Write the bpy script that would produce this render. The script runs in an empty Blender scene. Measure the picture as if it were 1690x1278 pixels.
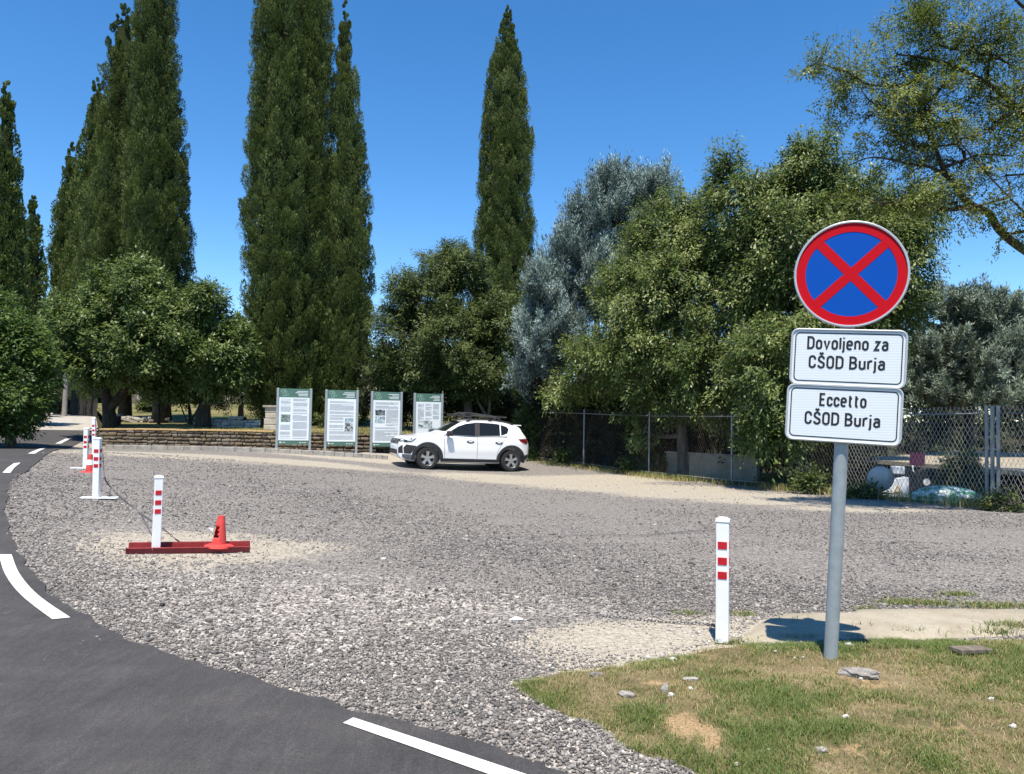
import bpy, bmesh, math, random
import numpy as np
from mathutils import Vector, Matrix
from mathutils.geometry import delaunay_2d_cdt

# ------------------------------------------------------------------ camera, sky, sun, exposure
scene = bpy.context.scene
COL = scene.collection
R = math.radians
F, CX, CY = 1270.0, 845.0, 639.0          # photograph: 1690 x 1278
EYE = np.array([0.0, 0.0, 1.5])
PITCH, ROLL = R(2.0), R(1.0)
fwd = np.array([0, math.cos(PITCH), math.sin(PITCH)])
up0 = np.array([0, -math.sin(PITCH), math.cos(PITCH)])
rt0 = np.array([1.0, 0, 0])
rgt = math.cos(ROLL) * rt0 + math.sin(ROLL) * up0
upv = -math.sin(ROLL) * rt0 + math.cos(ROLL) * up0

cam_d = bpy.data.cameras.new('camera')
cam = bpy.data.objects.new('camera', cam_d)
COL.objects.link(cam)
cam_d.sensor_width = 36
cam_d.lens = F / 1690 * 36
cam_d.clip_start, cam_d.clip_end = 0.05, 1500
M = Matrix(((rgt[0], upv[0], -fwd[0], EYE[0]), (rgt[1], upv[1], -fwd[1], EYE[1]),
            (rgt[2], upv[2], -fwd[2], EYE[2]), (0, 0, 0, 1)))
cam.matrix_world = M
scene.camera = cam

SUN_EL, SUN_AZ = R(68), R(188)            # azimuth from +Y, clockwise seen from above
sdir = np.array([math.sin(SUN_AZ) * math.cos(SUN_EL), math.cos(SUN_AZ) * math.cos(SUN_EL), math.sin(SUN_EL)])
w = bpy.data.worlds.new('World')
scene.world = w
w.use_nodes = True
wn = w.node_tree
sky = wn.nodes.new('ShaderNodeTexSky')
sky.sky_type = 'NISHITA'
sky.sun_disc = False
sky.sun_elevation = SUN_EL
sky.sun_rotation = SUN_AZ
sky.altitude = 0
sky.air_density = 0.8
sky.dust_density = 0.0
sky.ozone_density = 2.0
bg = wn.nodes['Background']
hs = wn.nodes.new('ShaderNodeHueSaturation')
hs.inputs['Saturation'].default_value = 1.30
wn.links.new(sky.outputs[0], hs.inputs['Color'])
wn.links.new(hs.outputs[0], bg.inputs[0])
bg.inputs[1].default_value = 0.136
sun_d = bpy.data.lights.new('sun', 'SUN')
sun_d.energy = 4.8
sun_d.angle = R(0.5)
sun_d.color = (1.0, 0.92, 0.80)
sun = bpy.data.objects.new('sun', sun_d)
COL.objects.link(sun)
sun.location = (0, 0, 30)
sun.rotation_euler = Vector(-sdir).to_track_quat('-Z', 'Y').to_euler()
scene.view_settings.view_transform = 'Standard'
scene.view_settings.look = 'None'
scene.view_settings.exposure = 0.70
scene.view_settings.gamma = 1
scene.cycles.max_bounces = 8
scene.cycles.transparent_max_bounces = 8

# ------------------------------------------------------------------ pixel <-> world
def P(px, py, Z):
    d = fwd + rgt * ((px - CX) / F) + upv * ((CY - py) / F)
    return EYE + d * Z

CTRL = [(1370, 1102, 4.33), (1192, 1060, 4.85), (257, 914, 7.74), (159, 822, 10.1), (140, 774, 15), (157, 750, 18.5),
        (703, 773, 22.8), (842, 778, 23.5), (165, 738, 26), (454, 745, 25), (650, 750, 26.2),
        (1638, 838, 13.9), (965, 770, 24.6), (1209, 800, 19.2), (100, 706, 35), (110, 681, 50), (130, 669, 66), (20, 708, 30),
        (700, 1000, 5.9), (1400, 900, 8.6), (800, 850, 11.5)]
cp = [P(*c) for c in CTRL] + [np.array(q, float) for q in
      [(0, 0, 0), (-4, 1, 0), (5, 1, .1), (-10, 0, -.05), (10, 2, .1), (0, 2.9, .02), (14, 16, -.1), (8, 30, -.3), (-10, 6, .08),
       (22, 24, -.2), (-25, 15, .5), (-40, 45, 1.6), (0, 40, -.1), (20, 50, -.2), (-20, -10, 0), (20, -10, 0)]]
cp = np.array(cp)
def _U(r2):
    return np.where(r2 > 1e-12, r2 * np.log(np.maximum(r2, 1e-12)), 0)
_n = len(cp)
_d2 = ((cp[:, None, :2] - cp[None, :, :2]) ** 2).sum(-1)
_K = np.zeros((_n + 3, _n + 3))
_K[:_n, :_n] = _U(_d2) + np.eye(_n) * 1.5
_K[:_n, _n] = 1
_K[:_n, _n + 1:] = cp[:, :2]
_K[_n, :_n] = 1
_K[_n + 1:, :_n] = cp[:, :2].T
_w = np.linalg.solve(_K, np.concatenate([cp[:, 2], np.zeros(3)]))
def T(x, y):
    x = np.asarray(x, float); y = np.asarray(y, float)
    sh = np.broadcast(x, y).shape
    q = np.stack([np.broadcast_to(x, sh).ravel(), np.broadcast_to(y, sh).ravel()], -1)
    out = np.empty(len(q))
    for i in range(0, len(q), 20000):
        s = q[i:i + 20000]
        d2 = ((s[:, None] - cp[None, :, :2]) ** 2).sum(-1)
        out[i:i + 20000] = _U(d2) @ _w[:_n] + _w[_n] + s @ _w[_n + 1:]
    r = np.hypot(q[:, 0], q[:, 1] - 15)
    k = np.exp(-(r / 62) ** 4)
    return (np.clip(out, -1.5, 2.2) * k + 0.2 * (1 - k)).reshape(sh)
def Lawn(x, y):
    x = np.asarray(x, float); y = np.asarray(y, float)
    s = np.clip((x - .6) / 5, 0, 1); s = s * s * (3 - 2 * s)
    return (0.70 + 0.026 * (y - 26)) * (1 - s) + (T(x, y) + .01) * s
def hit(px, py, surf=T, zmax=140):
    z0 = 0.8
    z = z0
    while z < zmax:
        p = P(px, py, z)
        if p[2] < float(surf(p[0], p[1])):
            break
        z0 = z; z *= 1.04
    for _ in range(24):
        m = (z0 + z) / 2
        p = P(px, py, m)
        if p[2] < float(surf(p[0], p[1])): z = m
        else: z0 = m
    return P(px, py, z)
def on(px, Z, surf=T):
    """ground point in the photo column px at depth Z"""
    lo, hi = P(px, 300, Z), P(px, 1200, Z)
    for _ in range(40):
        m = (lo + hi) / 2
        if m[2] > float(surf(m[0], m[1])): lo = m
        else: hi = m
    return m

# ------------------------------------------------------------------ numpy noise
def vnoise(x, y, seed=0):
    xi = np.floor(x).astype(np.int64); yi = np.floor(y).astype(np.int64)
    fx = x - xi; fy = y - yi
    fx = fx * fx * (3 - 2 * fx); fy = fy * fy * (3 - 2 * fy)
    def h(a, b):
        n = (a * 374761393 + b * 668265263 + seed * 982451653) & 0xffffffff
        n = ((n ^ (n >> 13)) * 1274126177) & 0xffffffff
        return ((n ^ (n >> 16)) & 0xffff) / 65535.0
    return (h(xi, yi) * (1 - fx) + h(xi + 1, yi) * fx) * (1 - fy) + (h(xi, yi + 1) * (1 - fx) + h(xi + 1, yi + 1) * fx) * fy
def fbm(x, y, seed=0, o=4):
    s = 0; a = .5; t = 0
    for i in range(o):
        s = s + a * vnoise(x * 2 ** i, y * 2 ** i, seed + i * 7); t += a; a *= .55
    return s / t
def inside(poly, x, y):
    poly = np.asarray(poly)[:, :2]
    r = np.zeros(np.shape(x), bool)
    j = len(poly) - 1
    for i in range(len(poly)):
        xi, yi = poly[i]; xj, yj = poly[j]
        c = ((yi > y) != (yj > y)) & (x < (xj - xi) * (y - yi) / ((yj - yi) or 1e-12) + xi)
        r ^= c; j = i
    return r
def seg_dist(poly, x, y):
    poly = np.asarray(poly)[:, :2]
    d = np.full(np.shape(x), 1e9)
    for i in range(len(poly)):
        a = poly[i]; b = poly[(i + 1) % len(poly)]
        v = b - a; L = (v ** 2).sum() + 1e-12
        t = np.clip(((x - a[0]) * v[0] + (y - a[1]) * v[1]) / L, 0, 1)
        d = np.minimum(d, np.hypot(x - a[0] - t * v[0], y - a[1] - t * v[1]))
    return d
def nrm(v):
    return v / np.maximum(np.linalg.norm(v, axis=-1, keepdims=True), 1e-9)

# ------------------------------------------------------------------ object helpers
def tag(o, label=None, cat=None, group=None, kind=None):
    if label: o['label'] = label
    if cat: o['category'] = cat
    if group: o['group'] = group
    if kind: o['kind'] = kind
    return o
def empty(name, loc, label, cat, group=None, rz=0):
    o = bpy.data.objects.new(name, None)
    COL.objects.link(o)
    o.empty_display_size = .2
    o.location = loc
    o.rotation_euler = (0, 0, rz)
    return tag(o, label, cat, group)
def link(name, me, mats, parent=None):
    o = bpy.data.objects.new(name, me)
    COL.objects.link(o)
    if not isinstance(mats, (list, tuple)): mats = [mats]
    for m in mats: me.materials.append(m)
    if parent is not None: o.parent = parent
    return o
def np_mesh(name, V, Fc, mats, parent=None, tint=None, smooth=False, mi=None):
    V = np.ascontiguousarray(V, np.float32).reshape(-1, 3)
    Fc = np.ascontiguousarray(Fc, np.int32)
    me = bpy.data.meshes.new(name)
    me.vertices.add(len(V)); me.vertices.foreach_set('co', V.ravel())
    k = Fc.shape[1]
    me.loops.add(Fc.size); me.loops.foreach_set('vertex_index', Fc.ravel())
    me.polygons.add(len(Fc)); me.polygons.foreach_set('loop_start', np.arange(len(Fc), dtype=np.int32) * k)
    if mi is not None: me.polygons.foreach_set('material_index', np.asarray(mi, np.int32))
    me.update(calc_edges=True)
    if tint is not None:
        a = me.attributes.new('tint', 'FLOAT', 'POINT')
        a.data.foreach_set('value', np.ascontiguousarray(tint, np.float32))
    if smooth: me.polygons.foreach_set('use_smooth', np.ones(len(Fc), bool))
    return link(name, me, mats, parent)

class MB:
    """collects shapes and builds them as one mesh object"""
    def __init__(s): s.v, s.f, s.m = [], [], []
    def add(s, v, f, mi=0):
        o = len(s.v)
        s.v += [tuple(map(float, q)) for q in v]
        s.f += [tuple(i + o for i in q) for q in f]
        s.m += [mi] * len(f)
        return s
    def box(s, c, d, mi=0, rot=None, taper=1.0):
        hx, hy, hz = d[0] / 2, d[1] / 2, d[2] / 2
        vs = []
        for z in (-1, 1):
            t = taper if z > 0 else 1
            for x, y in ((-1, -1), (1, -1), (1, 1), (-1, 1)):
                p = Vector((x * hx * t, y * hy * t, z * hz))
                if rot is not None: p = rot @ p
                vs.append((p.x + c[0], p.y + c[1], p.z + c[2]))
        return s.add(vs, [(3, 2, 1, 0), (4, 5, 6, 7), (0, 1, 5, 4), (1, 2, 6, 5), (2, 3, 7, 6), (3, 0, 4, 7)], mi)
    def tube(s, pts, rad, n=6, mi=0, cap=True):
        pts = [np.asarray(p, float) for p in pts]
        if np.isscalar(rad): rad = [rad] * len(pts)
        vs, fs = [], []
        e1 = None
        for i, p in enumerate(pts):
            d = pts[min(i + 1, len(pts) - 1)] - pts[max(i - 1, 0)]
            d = d / (np.linalg.norm(d) + 1e-12)
            if e1 is None:
                a = np.array([0, 0, 1.]) if abs(d[2]) < .9 else np.array([1., 0, 0])
                e1 = np.cross(d, a)
            e1 = e1 - d * (e1 @ d); e1 /= np.linalg.norm(e1) + 1e-12
            e2 = np.cross(d, e1)
            for k in range(n):
                a = 2 * math.pi * k / n
                vs.append(p + (e1 * math.cos(a) + e2 * math.sin(a)) * rad[i])
        for i in range(len(pts) - 1):
            for k in range(n):
                a, b = i * n + k, i * n + (k + 1) % n
                fs.append((a, b, b + n, a + n))
        if cap:
            fs.append(tuple(range(n - 1, -1, -1)))
            fs.append(tuple(range((len(pts) - 1) * n, len(pts) * n)))
        return s.add(vs, fs, mi)
    def lathe(s, prof, n=24, mi=0, c=(0, 0, 0), axis='z', skip=None):
        """prof: (radius, height) pairs"""
        vs, fs = [], []
        for r, h in prof:
            for k in range(n):
                a = 2 * math.pi * k / n
                x, y = r * math.cos(a), r * math.sin(a)
                vs.append((c[0] + x, c[1] + y, c[2] + h) if axis == 'z' else (c[0] + x, c[1] + h, c[2] + y))
        for i in range(len(prof) - 1):
            for k in range(n):
                a, b = i * n + k, i * n + (k + 1) % n
                if skip and skip(vs[a], k, i): continue
                q = (a, b, b + n, a + n)
                fs.append(q if axis == 'z' else q[::-1])
        return s.add(vs, fs, mi)
    def prism(s, poly, y0, y1, mi=0):
        """polygon in (x,z) extruded along y"""
        n = len(poly)
        vs = [(x, y0, z) for x, z in poly] + [(x, y1, z) for x, z in poly]
        fs = [tuple(range(n)), tuple(range(2 * n - 1, n - 1, -1))]
        fs += [(i, i + n, (i + 1) % n + n, (i + 1) % n) for i in range(n)]
        return s.add(vs, fs, mi)
    def build(s, name, mats, parent=None, smooth=False, bevel=0, angle=None):
        me = bpy.data.meshes.new(name)
        me.from_pydata(s.v, [], s.f)
        me.polygons.foreach_set('material_index', s.m)
        bm = bmesh.new(); bm.from_mesh(me)
        bmesh.ops.recalc_face_normals(bm, faces=bm.faces)
        bm.to_mesh(me); bm.free()
        if smooth:
            me.polygons.foreach_set('use_smooth', [True] * len(me.polygons))
            if angle: me.set_sharp_from_angle(angle=R(angle))
        o = link(name, me, mats, parent)
        if bevel:
            b = o.modifiers.new('bevel', 'BEVEL')
            b.width = bevel; b.segments = 2; b.limit_method = 'ANGLE'
        return o

def tri_poly(poly, inner=None):
    """conforming triangulation of a 2-D polygon with inner points -> verts, tris"""
    vs = [Vector((float(p[0]), float(p[1]))) for p in poly]
    n = len(vs)
    if inner is not None: vs += [Vector((float(a), float(b))) for a, b in inner]
    r = delaunay_2d_cdt(vs, [], [list(range(n))], 1, 1e-5)
    return np.array([(v.x, v.y) for v in r[0]]), [tuple(f) for f in r[2]]

# ------------------------------------------------------------------ materials
class NT:
    def __init__(s, name):
        s.mat = bpy.data.materials.new(name)
        s.mat.use_nodes = True
        s.t = s.mat.node_tree
        s.b = s.t.nodes['Principled BSDF']
        s.out = s.t.nodes['Material Output']
    def n(s, typ, **kw):
        nd = s.t.nodes.new('ShaderNode' + typ)
        for k, v in kw.items(): setattr(nd, k, v)
        return nd
    def l(s, a, b): s.t.links.new(a, b)
    def coord(s, scale=1.0):
        g = s.n('NewGeometry')
        if scale == 1.0: return g.outputs['Position']
        m = s.n('VectorMath', operation='MULTIPLY')
        s.l(g.outputs['Position'], m.inputs[0])
        m.inputs[1].default_value = (scale,) * 3 if np.isscalar(scale) else scale
        return m.outputs[0]
    def noise(s, vec, scale, detail=4, rough=.6, dist=0):
        n = s.n('TexNoise'); n.inputs['Scale'].default_value = scale; n.inputs['Detail'].default_value = detail
        n.inputs['Roughness'].default_value = rough; n.inputs['Distortion'].default_value = dist
        s.l(vec, n.inputs['Vector']); return n.outputs['Fac']
    def ramp(s, fac, stops, interp='LINEAR'):
        r = s.n('ValToRGB'); c = r.color_ramp; c.interpolation = interp
        while len(c.elements) < len(stops): c.elements.new(.5)
        for e, (p, col) in zip(c.elements, stops):
            e.position = p; e.color = (*col, 1) if len(col) == 3 else col
        s.l(fac, r.inputs[0]); return r.outputs[0]
    def maprange(s, v, a, b, c=0, d=1):
        m = s.n('MapRange'); s.l(v, m.inputs[0])
        for i, x in enumerate((a, b, c, d)): m.inputs[i + 1].default_value = x
        return m.outputs[0]
    def math(s, op, a, b=None):
        m = s.n('Math', operation=op)
        for i, x in enumerate((a, b)):
            if x is None: continue
            if isinstance(x, (int, float)): m.inputs[i].default_value = x
            else: s.l(x, m.inputs[i])
        return m.outputs[0]
    def mix(s, fac, a, b, mode='MIX'):
        m = s.n('Mix', data_type='RGBA', blend_type=mode)
        for x, i in ((fac, 0), (a, 6), (b, 7)):
            if isinstance(x, (int, float)): m.inputs[i].default_value = x
            elif isinstance(x, tuple): m.inputs[i].default_value = (*x, 1)
            else: s.l(x, m.inputs[i])
        return m.outputs[2]
    def bump(s, h, strength=.5, dist=.01, prev=None):
        b = s.n('Bump'); b.inputs['Strength'].default_value = strength; b.inputs['Distance'].default_value = dist
        s.l(h, b.inputs['Height'])
        if prev is not None: s.l(prev, b.inputs['Normal'])
        return b.outputs[0]
    def set(s, **kw):
        for k, v in kw.items():
            k = {'rough': 'Roughness', 'metal': 'Metallic', 'spec': 'Specular IOR Level', 'color': 'Base Color', 'normal': 'Normal',
                 'coat': 'Coat Weight', 'coat_rough': 'Coat Roughness', 'trans': 'Transmission Weight', 'alpha': 'Alpha'}[k]
            i = s.b.inputs[k]
            if isinstance(v, (int, float)): i.default_value = v
            elif isinstance(v, tuple): i.default_value = (*v, 1)
            else: s.l(v, i)
        return s.mat
    def attr(s, name='tint'):
        a = s.n('Attribute'); a.attribute_name = name; return a.outputs['Fac']

def plain(name, col, rough=.5, metal=0, var=.12, scale=9, bump=0, spec=.5, coat=0):
    t = NT(name)
    v = t.noise(t.coord(), scale, 5)
    c = t.ramp(v, [(.25, tuple(x * (1 - var) for x in col)), (.75, tuple(min(1, x * (1 + var)) for x in col))])
    t.set(color=c, rough=rough, metal=metal, spec=spec, coat=coat)
    if bump: t.set(normal=t.bump(t.noise(t.coord(), scale * 6, 4), .5, bump))
    return t.mat

def leaf_mat(name, stops, trans=.3, rough=.5, gain=1.0):
    t = NT(name)
    c = t.ramp(t.attr(), [(i / (len(stops) - 1), s) for i, s in enumerate(stops)])
    c = t.mix(1.0, c, (gain,) * 3, 'MULTIPLY')
    t.set(color=c, rough=rough, spec=.3)
    if trans:
        tr = t.n('BsdfTranslucent')
        m = t.n('MixShader'); m.inputs[0].default_value = trans
        tc = t.mix(1.0, c, (1.25, 1.35, .6), 'MULTIPLY')
        t.l(tc, tr.inputs['Color'])
        t.l(t.b.outputs[0], m.inputs[1]); t.l(tr.outputs[0], m.inputs[2])
        t.l(m.outputs[0], t.out.inputs['Surface'])
    return t.mat

def bark_mat(name, a, b, scale=1.0):
    t = NT(name)
    v = t.noise(t.coord((14 * scale, 14 * scale, 3 * scale)), 1.0, 6, .65)
    t.set(color=t.ramp(v, [(.3, a), (.7, b)]), rough=.9, spec=.2, normal=t.bump(v, .8, .02))
    return t.mat

def stone_tint_mat(name, stops, rough=.85):
    t = NT(name)
    c = t.ramp(t.attr(), [(i / (len(stops) - 1), s) for i, s in enumerate(stops)])
    v = t.noise(t.coord(), 90, 3)
    c = t.mix(1.0, c, t.ramp(v, [(.3, (.75, .75, .75)), (.7, (1.1, 1.1, 1.1))]), 'MULTIPLY')
    t.set(color=c, rough=rough, spec=.3)
    return t.mat

GREYS = [(.035, .033, .032), (.10, .094, .088), (.17, .157, .145), (.245, .226, .206), (.33, .304, .274), (.45, .418, .376), (.64, .605, .55)]
def lot_material():
    t = NT('gravel_surface')
    p = t.coord()
    sand = t.attr('sand'); fine = t.attr('fine')
    vs = []
    for sc in (38, 75):
        v = t.n('TexVoronoi'); v.inputs['Scale'].default_value = sc; t.l(p, v.inputs['Vector']); vs.append(v)
    sep = t.n('SeparateColor'); t.l(vs[0].outputs['Color'], sep.inputs[0])
    st1 = t.ramp(sep.outputs[0], [(i / 6, c) for i, c in enumerate(GREYS)])
    sep2 = t.n('SeparateColor'); t.l(vs[1].outputs['Color'], sep2.inputs[0])
    st2 = t.ramp(sep2.outputs[1], [(i / 6, c) for i, c in enumerate(GREYS)])
    big = t.noise(p, 2.2, 5, .6)
    mixf = t.ramp(t.noise(p, 9, 4), [(.42, (0, 0, 0)), (.58, (1, 1, 1))])
    c = t.mix(mixf, st1, st2)
    c = t.mix(1.0, c, t.ramp(big, [(.3, (.80, .79, .80)), (.7, (1.12, 1.10, 1.08))]), 'MULTIPLY')
    g1 = t.noise(p, 26, 3, .8); g2 = t.noise(t.coord((1, .55, 1)), 7.5, 5, .75)
    c = t.mix(1.0, c, t.ramp(g1, [(.32, (.62, .62, .63)), (.5, (1, 1, 1)), (.68, (1.42, 1.40, 1.38))]), 'MULTIPLY')
    c = t.mix(1.0, c, t.ramp(g2, [(.34, (.70, .70, .71)), (.5, (1, 1, 1)), (.66, (1.30, 1.28, 1.25))]), 'MULTIPLY')
    # worn patches of old tar binding, darker and finer
    old = t.mix(.55, st2, t.ramp(t.noise(p, 160, 3, .7), [(.3, (.085, .08, .078)), (.7, (.30, .28, .26))]))
    worn = t.ramp(t.math('ADD', t.math('MULTIPLY', t.noise(t.coord((.35, .9, 1)), 1.0, 5, .65), .9), t.math('MULTIPLY', fine, .35)),
                  [(.50, (0, 0, 0)), (.66, (1, 1, 1))])
    old = t.mix(1.0, old, t.ramp(g1, [(.32, (.6, .6, .6)), (.5, (1, 1, 1)), (.68, (1.5, 1.48, 1.46))]), 'MULTIPLY')
    c = t.mix(worn, c, t.mix(1.0, old, (.9, .89, .88), 'MULTIPLY'))
    # pale limestone grit
    sn = t.math('ADD', t.math('MULTIPLY', t.math('SUBTRACT', t.noise(p, 9, 7, .8), .5), 2.1), t.math('MULTIPLY', sand, 1.5))
    sm = t.ramp(sn, [(.38, (0, 0, 0)), (.66, (.92, .92, .92))])
    grit = t.mix(1.0, t.ramp(t.noise(p, 110, 4, .75), [(.30, (.20, .172, .135)), (.5, (.39, .35, .28)), (.70, (.57, .525, .435))]), t.ramp(g1, [(.34, (.68, .66, .62)), (.5, (1, 1, 1)), (.66, (1.25, 1.24, 1.2))]), 'MULTIPLY')
    c = t.mix(sm, c, grit)
    h = t.math('ADD', t.math('MULTIPLY', vs[0].outputs['Distance'], 1.0), t.math('MULTIPLY', vs[1].outputs['Distance'], .6))
    nb = t.bump(h, .9, .012)
    t.set(color=c, rough=.92, spec=.2, normal=nb)
    nb.node.invert = True
    return t.mat

def asphalt_material():
    t = NT('asphalt')
    p = t.coord()
    f = t.noise(p, 260, 3, .7)
    m = t.noise(t.coord((.6, 1.6, 1)), 1.6, 5, .6)
    f2 = t.noise(p, 85, 3, .8)
    c = t.ramp(f, [(.32, (.040, .038, .0375)), (.62, (.080, .076, .074)), (.82, (.17, .16, .15))])
    c = t.mix(1.0, c, t.ramp(f2, [(.30, (.66, .66, .66)), (.5, (1, 1, 1)), (.64, (1.2, 1.2, 1.2)), (.74, (1.9, 1.88, 1.85))]), 'MULTIPLY')
    sc = t.noise(t.coord((9, 2.2, 1)), 1.0, 6, .72, 1.5)
    c = t.mix(1.0, c, t.ramp(sc, [(.36, (.84, .84, .84)), (.58, (1.05, 1.05, 1.05)), (.72, (1.3, 1.29, 1.27))]), 'MULTIPLY')
    c = t.mix(1.0, c, t.ramp(m, [(.3, (.82, .82, .84)), (.7, (1.18, 1.16, 1.14))]), 'MULTIPLY')
    for sc_, ax_, lo_ in ((3.2, (1.0, .16, 1), .488), (2.1, (.22, 1.0, 1), .490)):
        v_ = t.noise(t.coord(ax_), sc_, 2, .5, .6)
        d_ = t.math('ABSOLUTE', t.math('SUBTRACT', v_, .5))
        m_ = t.math('MULTIPLY', t.ramp(d_, [(.0, (1, 1, 1)), (.0035, (0, 0, 0))]), t.ramp(t.noise(p, 1.7, 3), [(.52, (0, 0, 0)), (.66, (.5, .5, .5))]))
        c = t.mix(m_, c, (.20, .195, .185) if sc_ > 3 else (.03, .03, .03))
    st = t.ramp(t.noise(p, 3.1, 3, .5), [(.70, (0, 0, 0)), (.80, (1, 1, 1))])
    c = t.mix(t.math('MULTIPLY', st, .35), c, (.035, .035, .037))
    t.set(color=c, rough=.82, spec=.3, normal=t.bump(t.math('ADD', f, t.math('MULTIPLY', f2, 1.5)), .7, .004))
    return t.mat

def ground_material():
    t = NT('dry_ground')
    p = t.coord()
    a = t.noise(p, 1.3, 6, .65); b = t.noise(p, 38, 4, .7)
    c = t.ramp(a, [(.32, (.022, .026, .011)), (.5, (.048, .044, .022)), (.66, (.085, .068, .038))])  # darkened overall, standing in for tree shade on the ground behind the fence
    c = t.mix(1.0, c, t.ramp(b, [(.3, (.6, .6, .6)), (.7, (1.3, 1.3, 1.3))]), 'MULTIPLY')
    t.set(color=c, rough=.95, spec=.1, normal=t.bump(b, .7, .03))
    return t.mat

def lawn_material():
    t = NT('dry_lawn')
    p = t.coord()
    a = t.noise(p, .45, 6, .65); b = t.noise(t.coord((1, .5, 1)), 30, 4, .7)
    c = t.ramp(a, [(.36, (.055, .075, .022)), (.52, (.17, .155, .065)), (.68, (.28, .225, .11))])
    c = t.mix(1.0, c, t.ramp(b, [(.3, (.7, .7, .7)), (.7, (1.2, 1.2, 1.2))]), 'MULTIPLY')
    t.set(color=c, rough=.95, spec=.1, normal=t.bump(b, .7, .04))
    return t.mat

def verge_material():
    t = NT('verge_soil')
    p = t.coord()
    a = t.noise(p, 2.6, 6, .65); b = t.noise(p, 85, 4, .75)
    bare = t.attr('bare')
    c = t.ramp(a, [(.35, (.13, .115, .055)), (.5, (.22, .17, .095)), (.66, (.32, .25, .15))])
    c = t.mix(t.ramp(t.math('ADD', bare, t.math('MULTIPLY', t.math('SUBTRACT', t.noise(p, 14, 4, .7), .5), .9)),
                     [(.45, (0, 0, 0)), (.6, (1, 1, 1))]), c, t.ramp(b, [(.3, (.30, .20, .105)), (.7, (.46, .33, .19))]))
    c = t.mix(1.0, c, t.ramp(b, [(.25, (.55, .55, .55)), (.7, (1.25, 1.25, 1.25))]), 'MULTIPLY')
    t.set(color=c, rough=.95, spec=.1, normal=t.bump(b, .9, .012))
    return t.mat

def concrete_material(name, a, b, c3, scale=1.0):
    t = NT(name)
    p = t.coord()
    v = t.noise(p, 2.5 * scale, 7, .68); f = t.noise(p, 90 * scale, 4, .7)
    c = t.ramp(v, [(.3, a), (.5, b), (.7, c3)])
    c = t.mix(1.0, c, t.ramp(f, [(.3, (.78, .77, .76)), (.7, (1.12, 1.12, 1.12))]), 'MULTIPLY')
    t.set(color=c, rough=.9, spec=.2, normal=t.bump(f, .5, .006))
    return t.mat

def paint_mark_material():
    t = NT('road_paint')
    p = t.coord()
    v = t.noise(p, 60, 5, .7); u = t.noise(p, 420, 2, .6)
    k = t.ramp(t.math('ADD', t.math('MULTIPLY', v, .7), t.math('MULTIPLY', u, .5)), [(.43, (.16, .16, .16)), (.50, (.70, .70, .685))])
    w_ = t.ramp(t.noise(p, 7, 5, .7), [(.3, (.80, .79, .77)), (.6, (1, 1, 1))])
    k = t.mix(1.0, k, w_, 'MULTIPLY')
    t.set(color=k, rough=.75, spec=.3, normal=t.bump(u, .4, .002))
    return t.mat

def wall_material():
    t = NT('rubble_stone')
    t.set(color=(.2, .17, .13), rough=.9)
    return t.mat

MAT = {}
MAT['lot'] = lot_material()
MAT['asphalt'] = asphalt_material()
MAT['ground'] = ground_material()
MAT['lawn'] = lawn_material()
MAT['verge'] = verge_material()
MAT['slab'] = concrete_material('sandy_concrete', (.25, .215, .155), (.34, .30, .225), (.42, .38, .30))
MAT['kerb'] = concrete_material('kerb_concrete', (.22, .20, .18), (.33, .31, .275), (.46, .43, .37), 1.6)
MAT['track'] = concrete_material('gravel_track', (.30, .27, .23), (.40, .37, .32), (.50, .46, .40))
MAT['paint'] = paint_mark_material()
MAT['white'] = plain('white_enamel', (.85, .85, .84), .4, var=.06, scale=11)
MAT['galv'] = plain('galvanised_steel', (.33, .37, .385), .5, .3, var=.16, scale=14)
MAT['galv_pale'] = plain('pale_aluminium', (.55, .56, .57), .4, .5, var=.08, scale=10)
MAT['red_refl'] = plain('red_reflector', (.52, .012, .02), .35, var=.05)
MAT['red_steel'] = plain('red_painted_steel', (.23, .022, .022), .6, var=.35, scale=12, bump=.003)
MAT['cone'] = plain('orange_red_rubber', (.60, .055, .045), .55, var=.2, scale=8)
MAT['chain'] = plain('chain_steel', (.12, .12, .125), .5, .6, var=.2)
MAT['sign_red'] = plain('sign_red', (.52, .003, .010), .5, var=.03, spec=.15)
MAT['sign_blue'] = plain('sign_blue', (.0015, .075, .40), .5, var=.03, spec=.15)
MAT['black'] = plain('black_paint', (.012, .012, .013), .5, var=.1)
def sign_white():
    t = NT('sign_white')
    s = t.n('SeparateXYZ'); t.l(t.coord(), s.inputs[0])
    v = t.math('SINE', t.math('MULTIPLY', s.outputs[2], 420.0))
    t.set(color=t.ramp(t.maprange(v, -1, 1), [(0, (.66, .70, .72)), (.6, (.72, .76, .78)), (1, (.75, .79, .81))]), rough=.3, spec=.5)
    return t.mat
MAT['sign_white'] = sign_white()
MAT['bark_dark'] = bark_mat('dark_bark', (.022, .018, .014), (.085, .07, .055))
MAT['bark_grey'] = bark_mat('grey_bark', (.06, .053, .045), (.19, .17, .145))
MAT['cypress'] = leaf_mat('cypress_foliage', [(.024, .036, .010), (.056, .081, .022), (.092, .124, .033), (.140, .170, .052)], .10, .6, gain=1.35)
MAT['cypress_y'] = leaf_mat('cypress_foliage_olive', [(.027, .040, .011), (.064, .089, .024), (.102, .134, .036), (.155, .182, .056)], .10, .6, gain=1.35)
MAT['walnut'] = leaf_mat('walnut_leaves', [(.036, .060, .015), (.092, .130, .034), (.155, .195, .056), (.28, .30, .12)], .28, .42, gain=1.12)
MAT['mulberry'] = leaf_mat('mulberry_leaves', [(.030, .052, .014), (.070, .105, .028), (.115, .155, .044), (.18, .215, .08)], .25, .42, gain=1.3)
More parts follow.
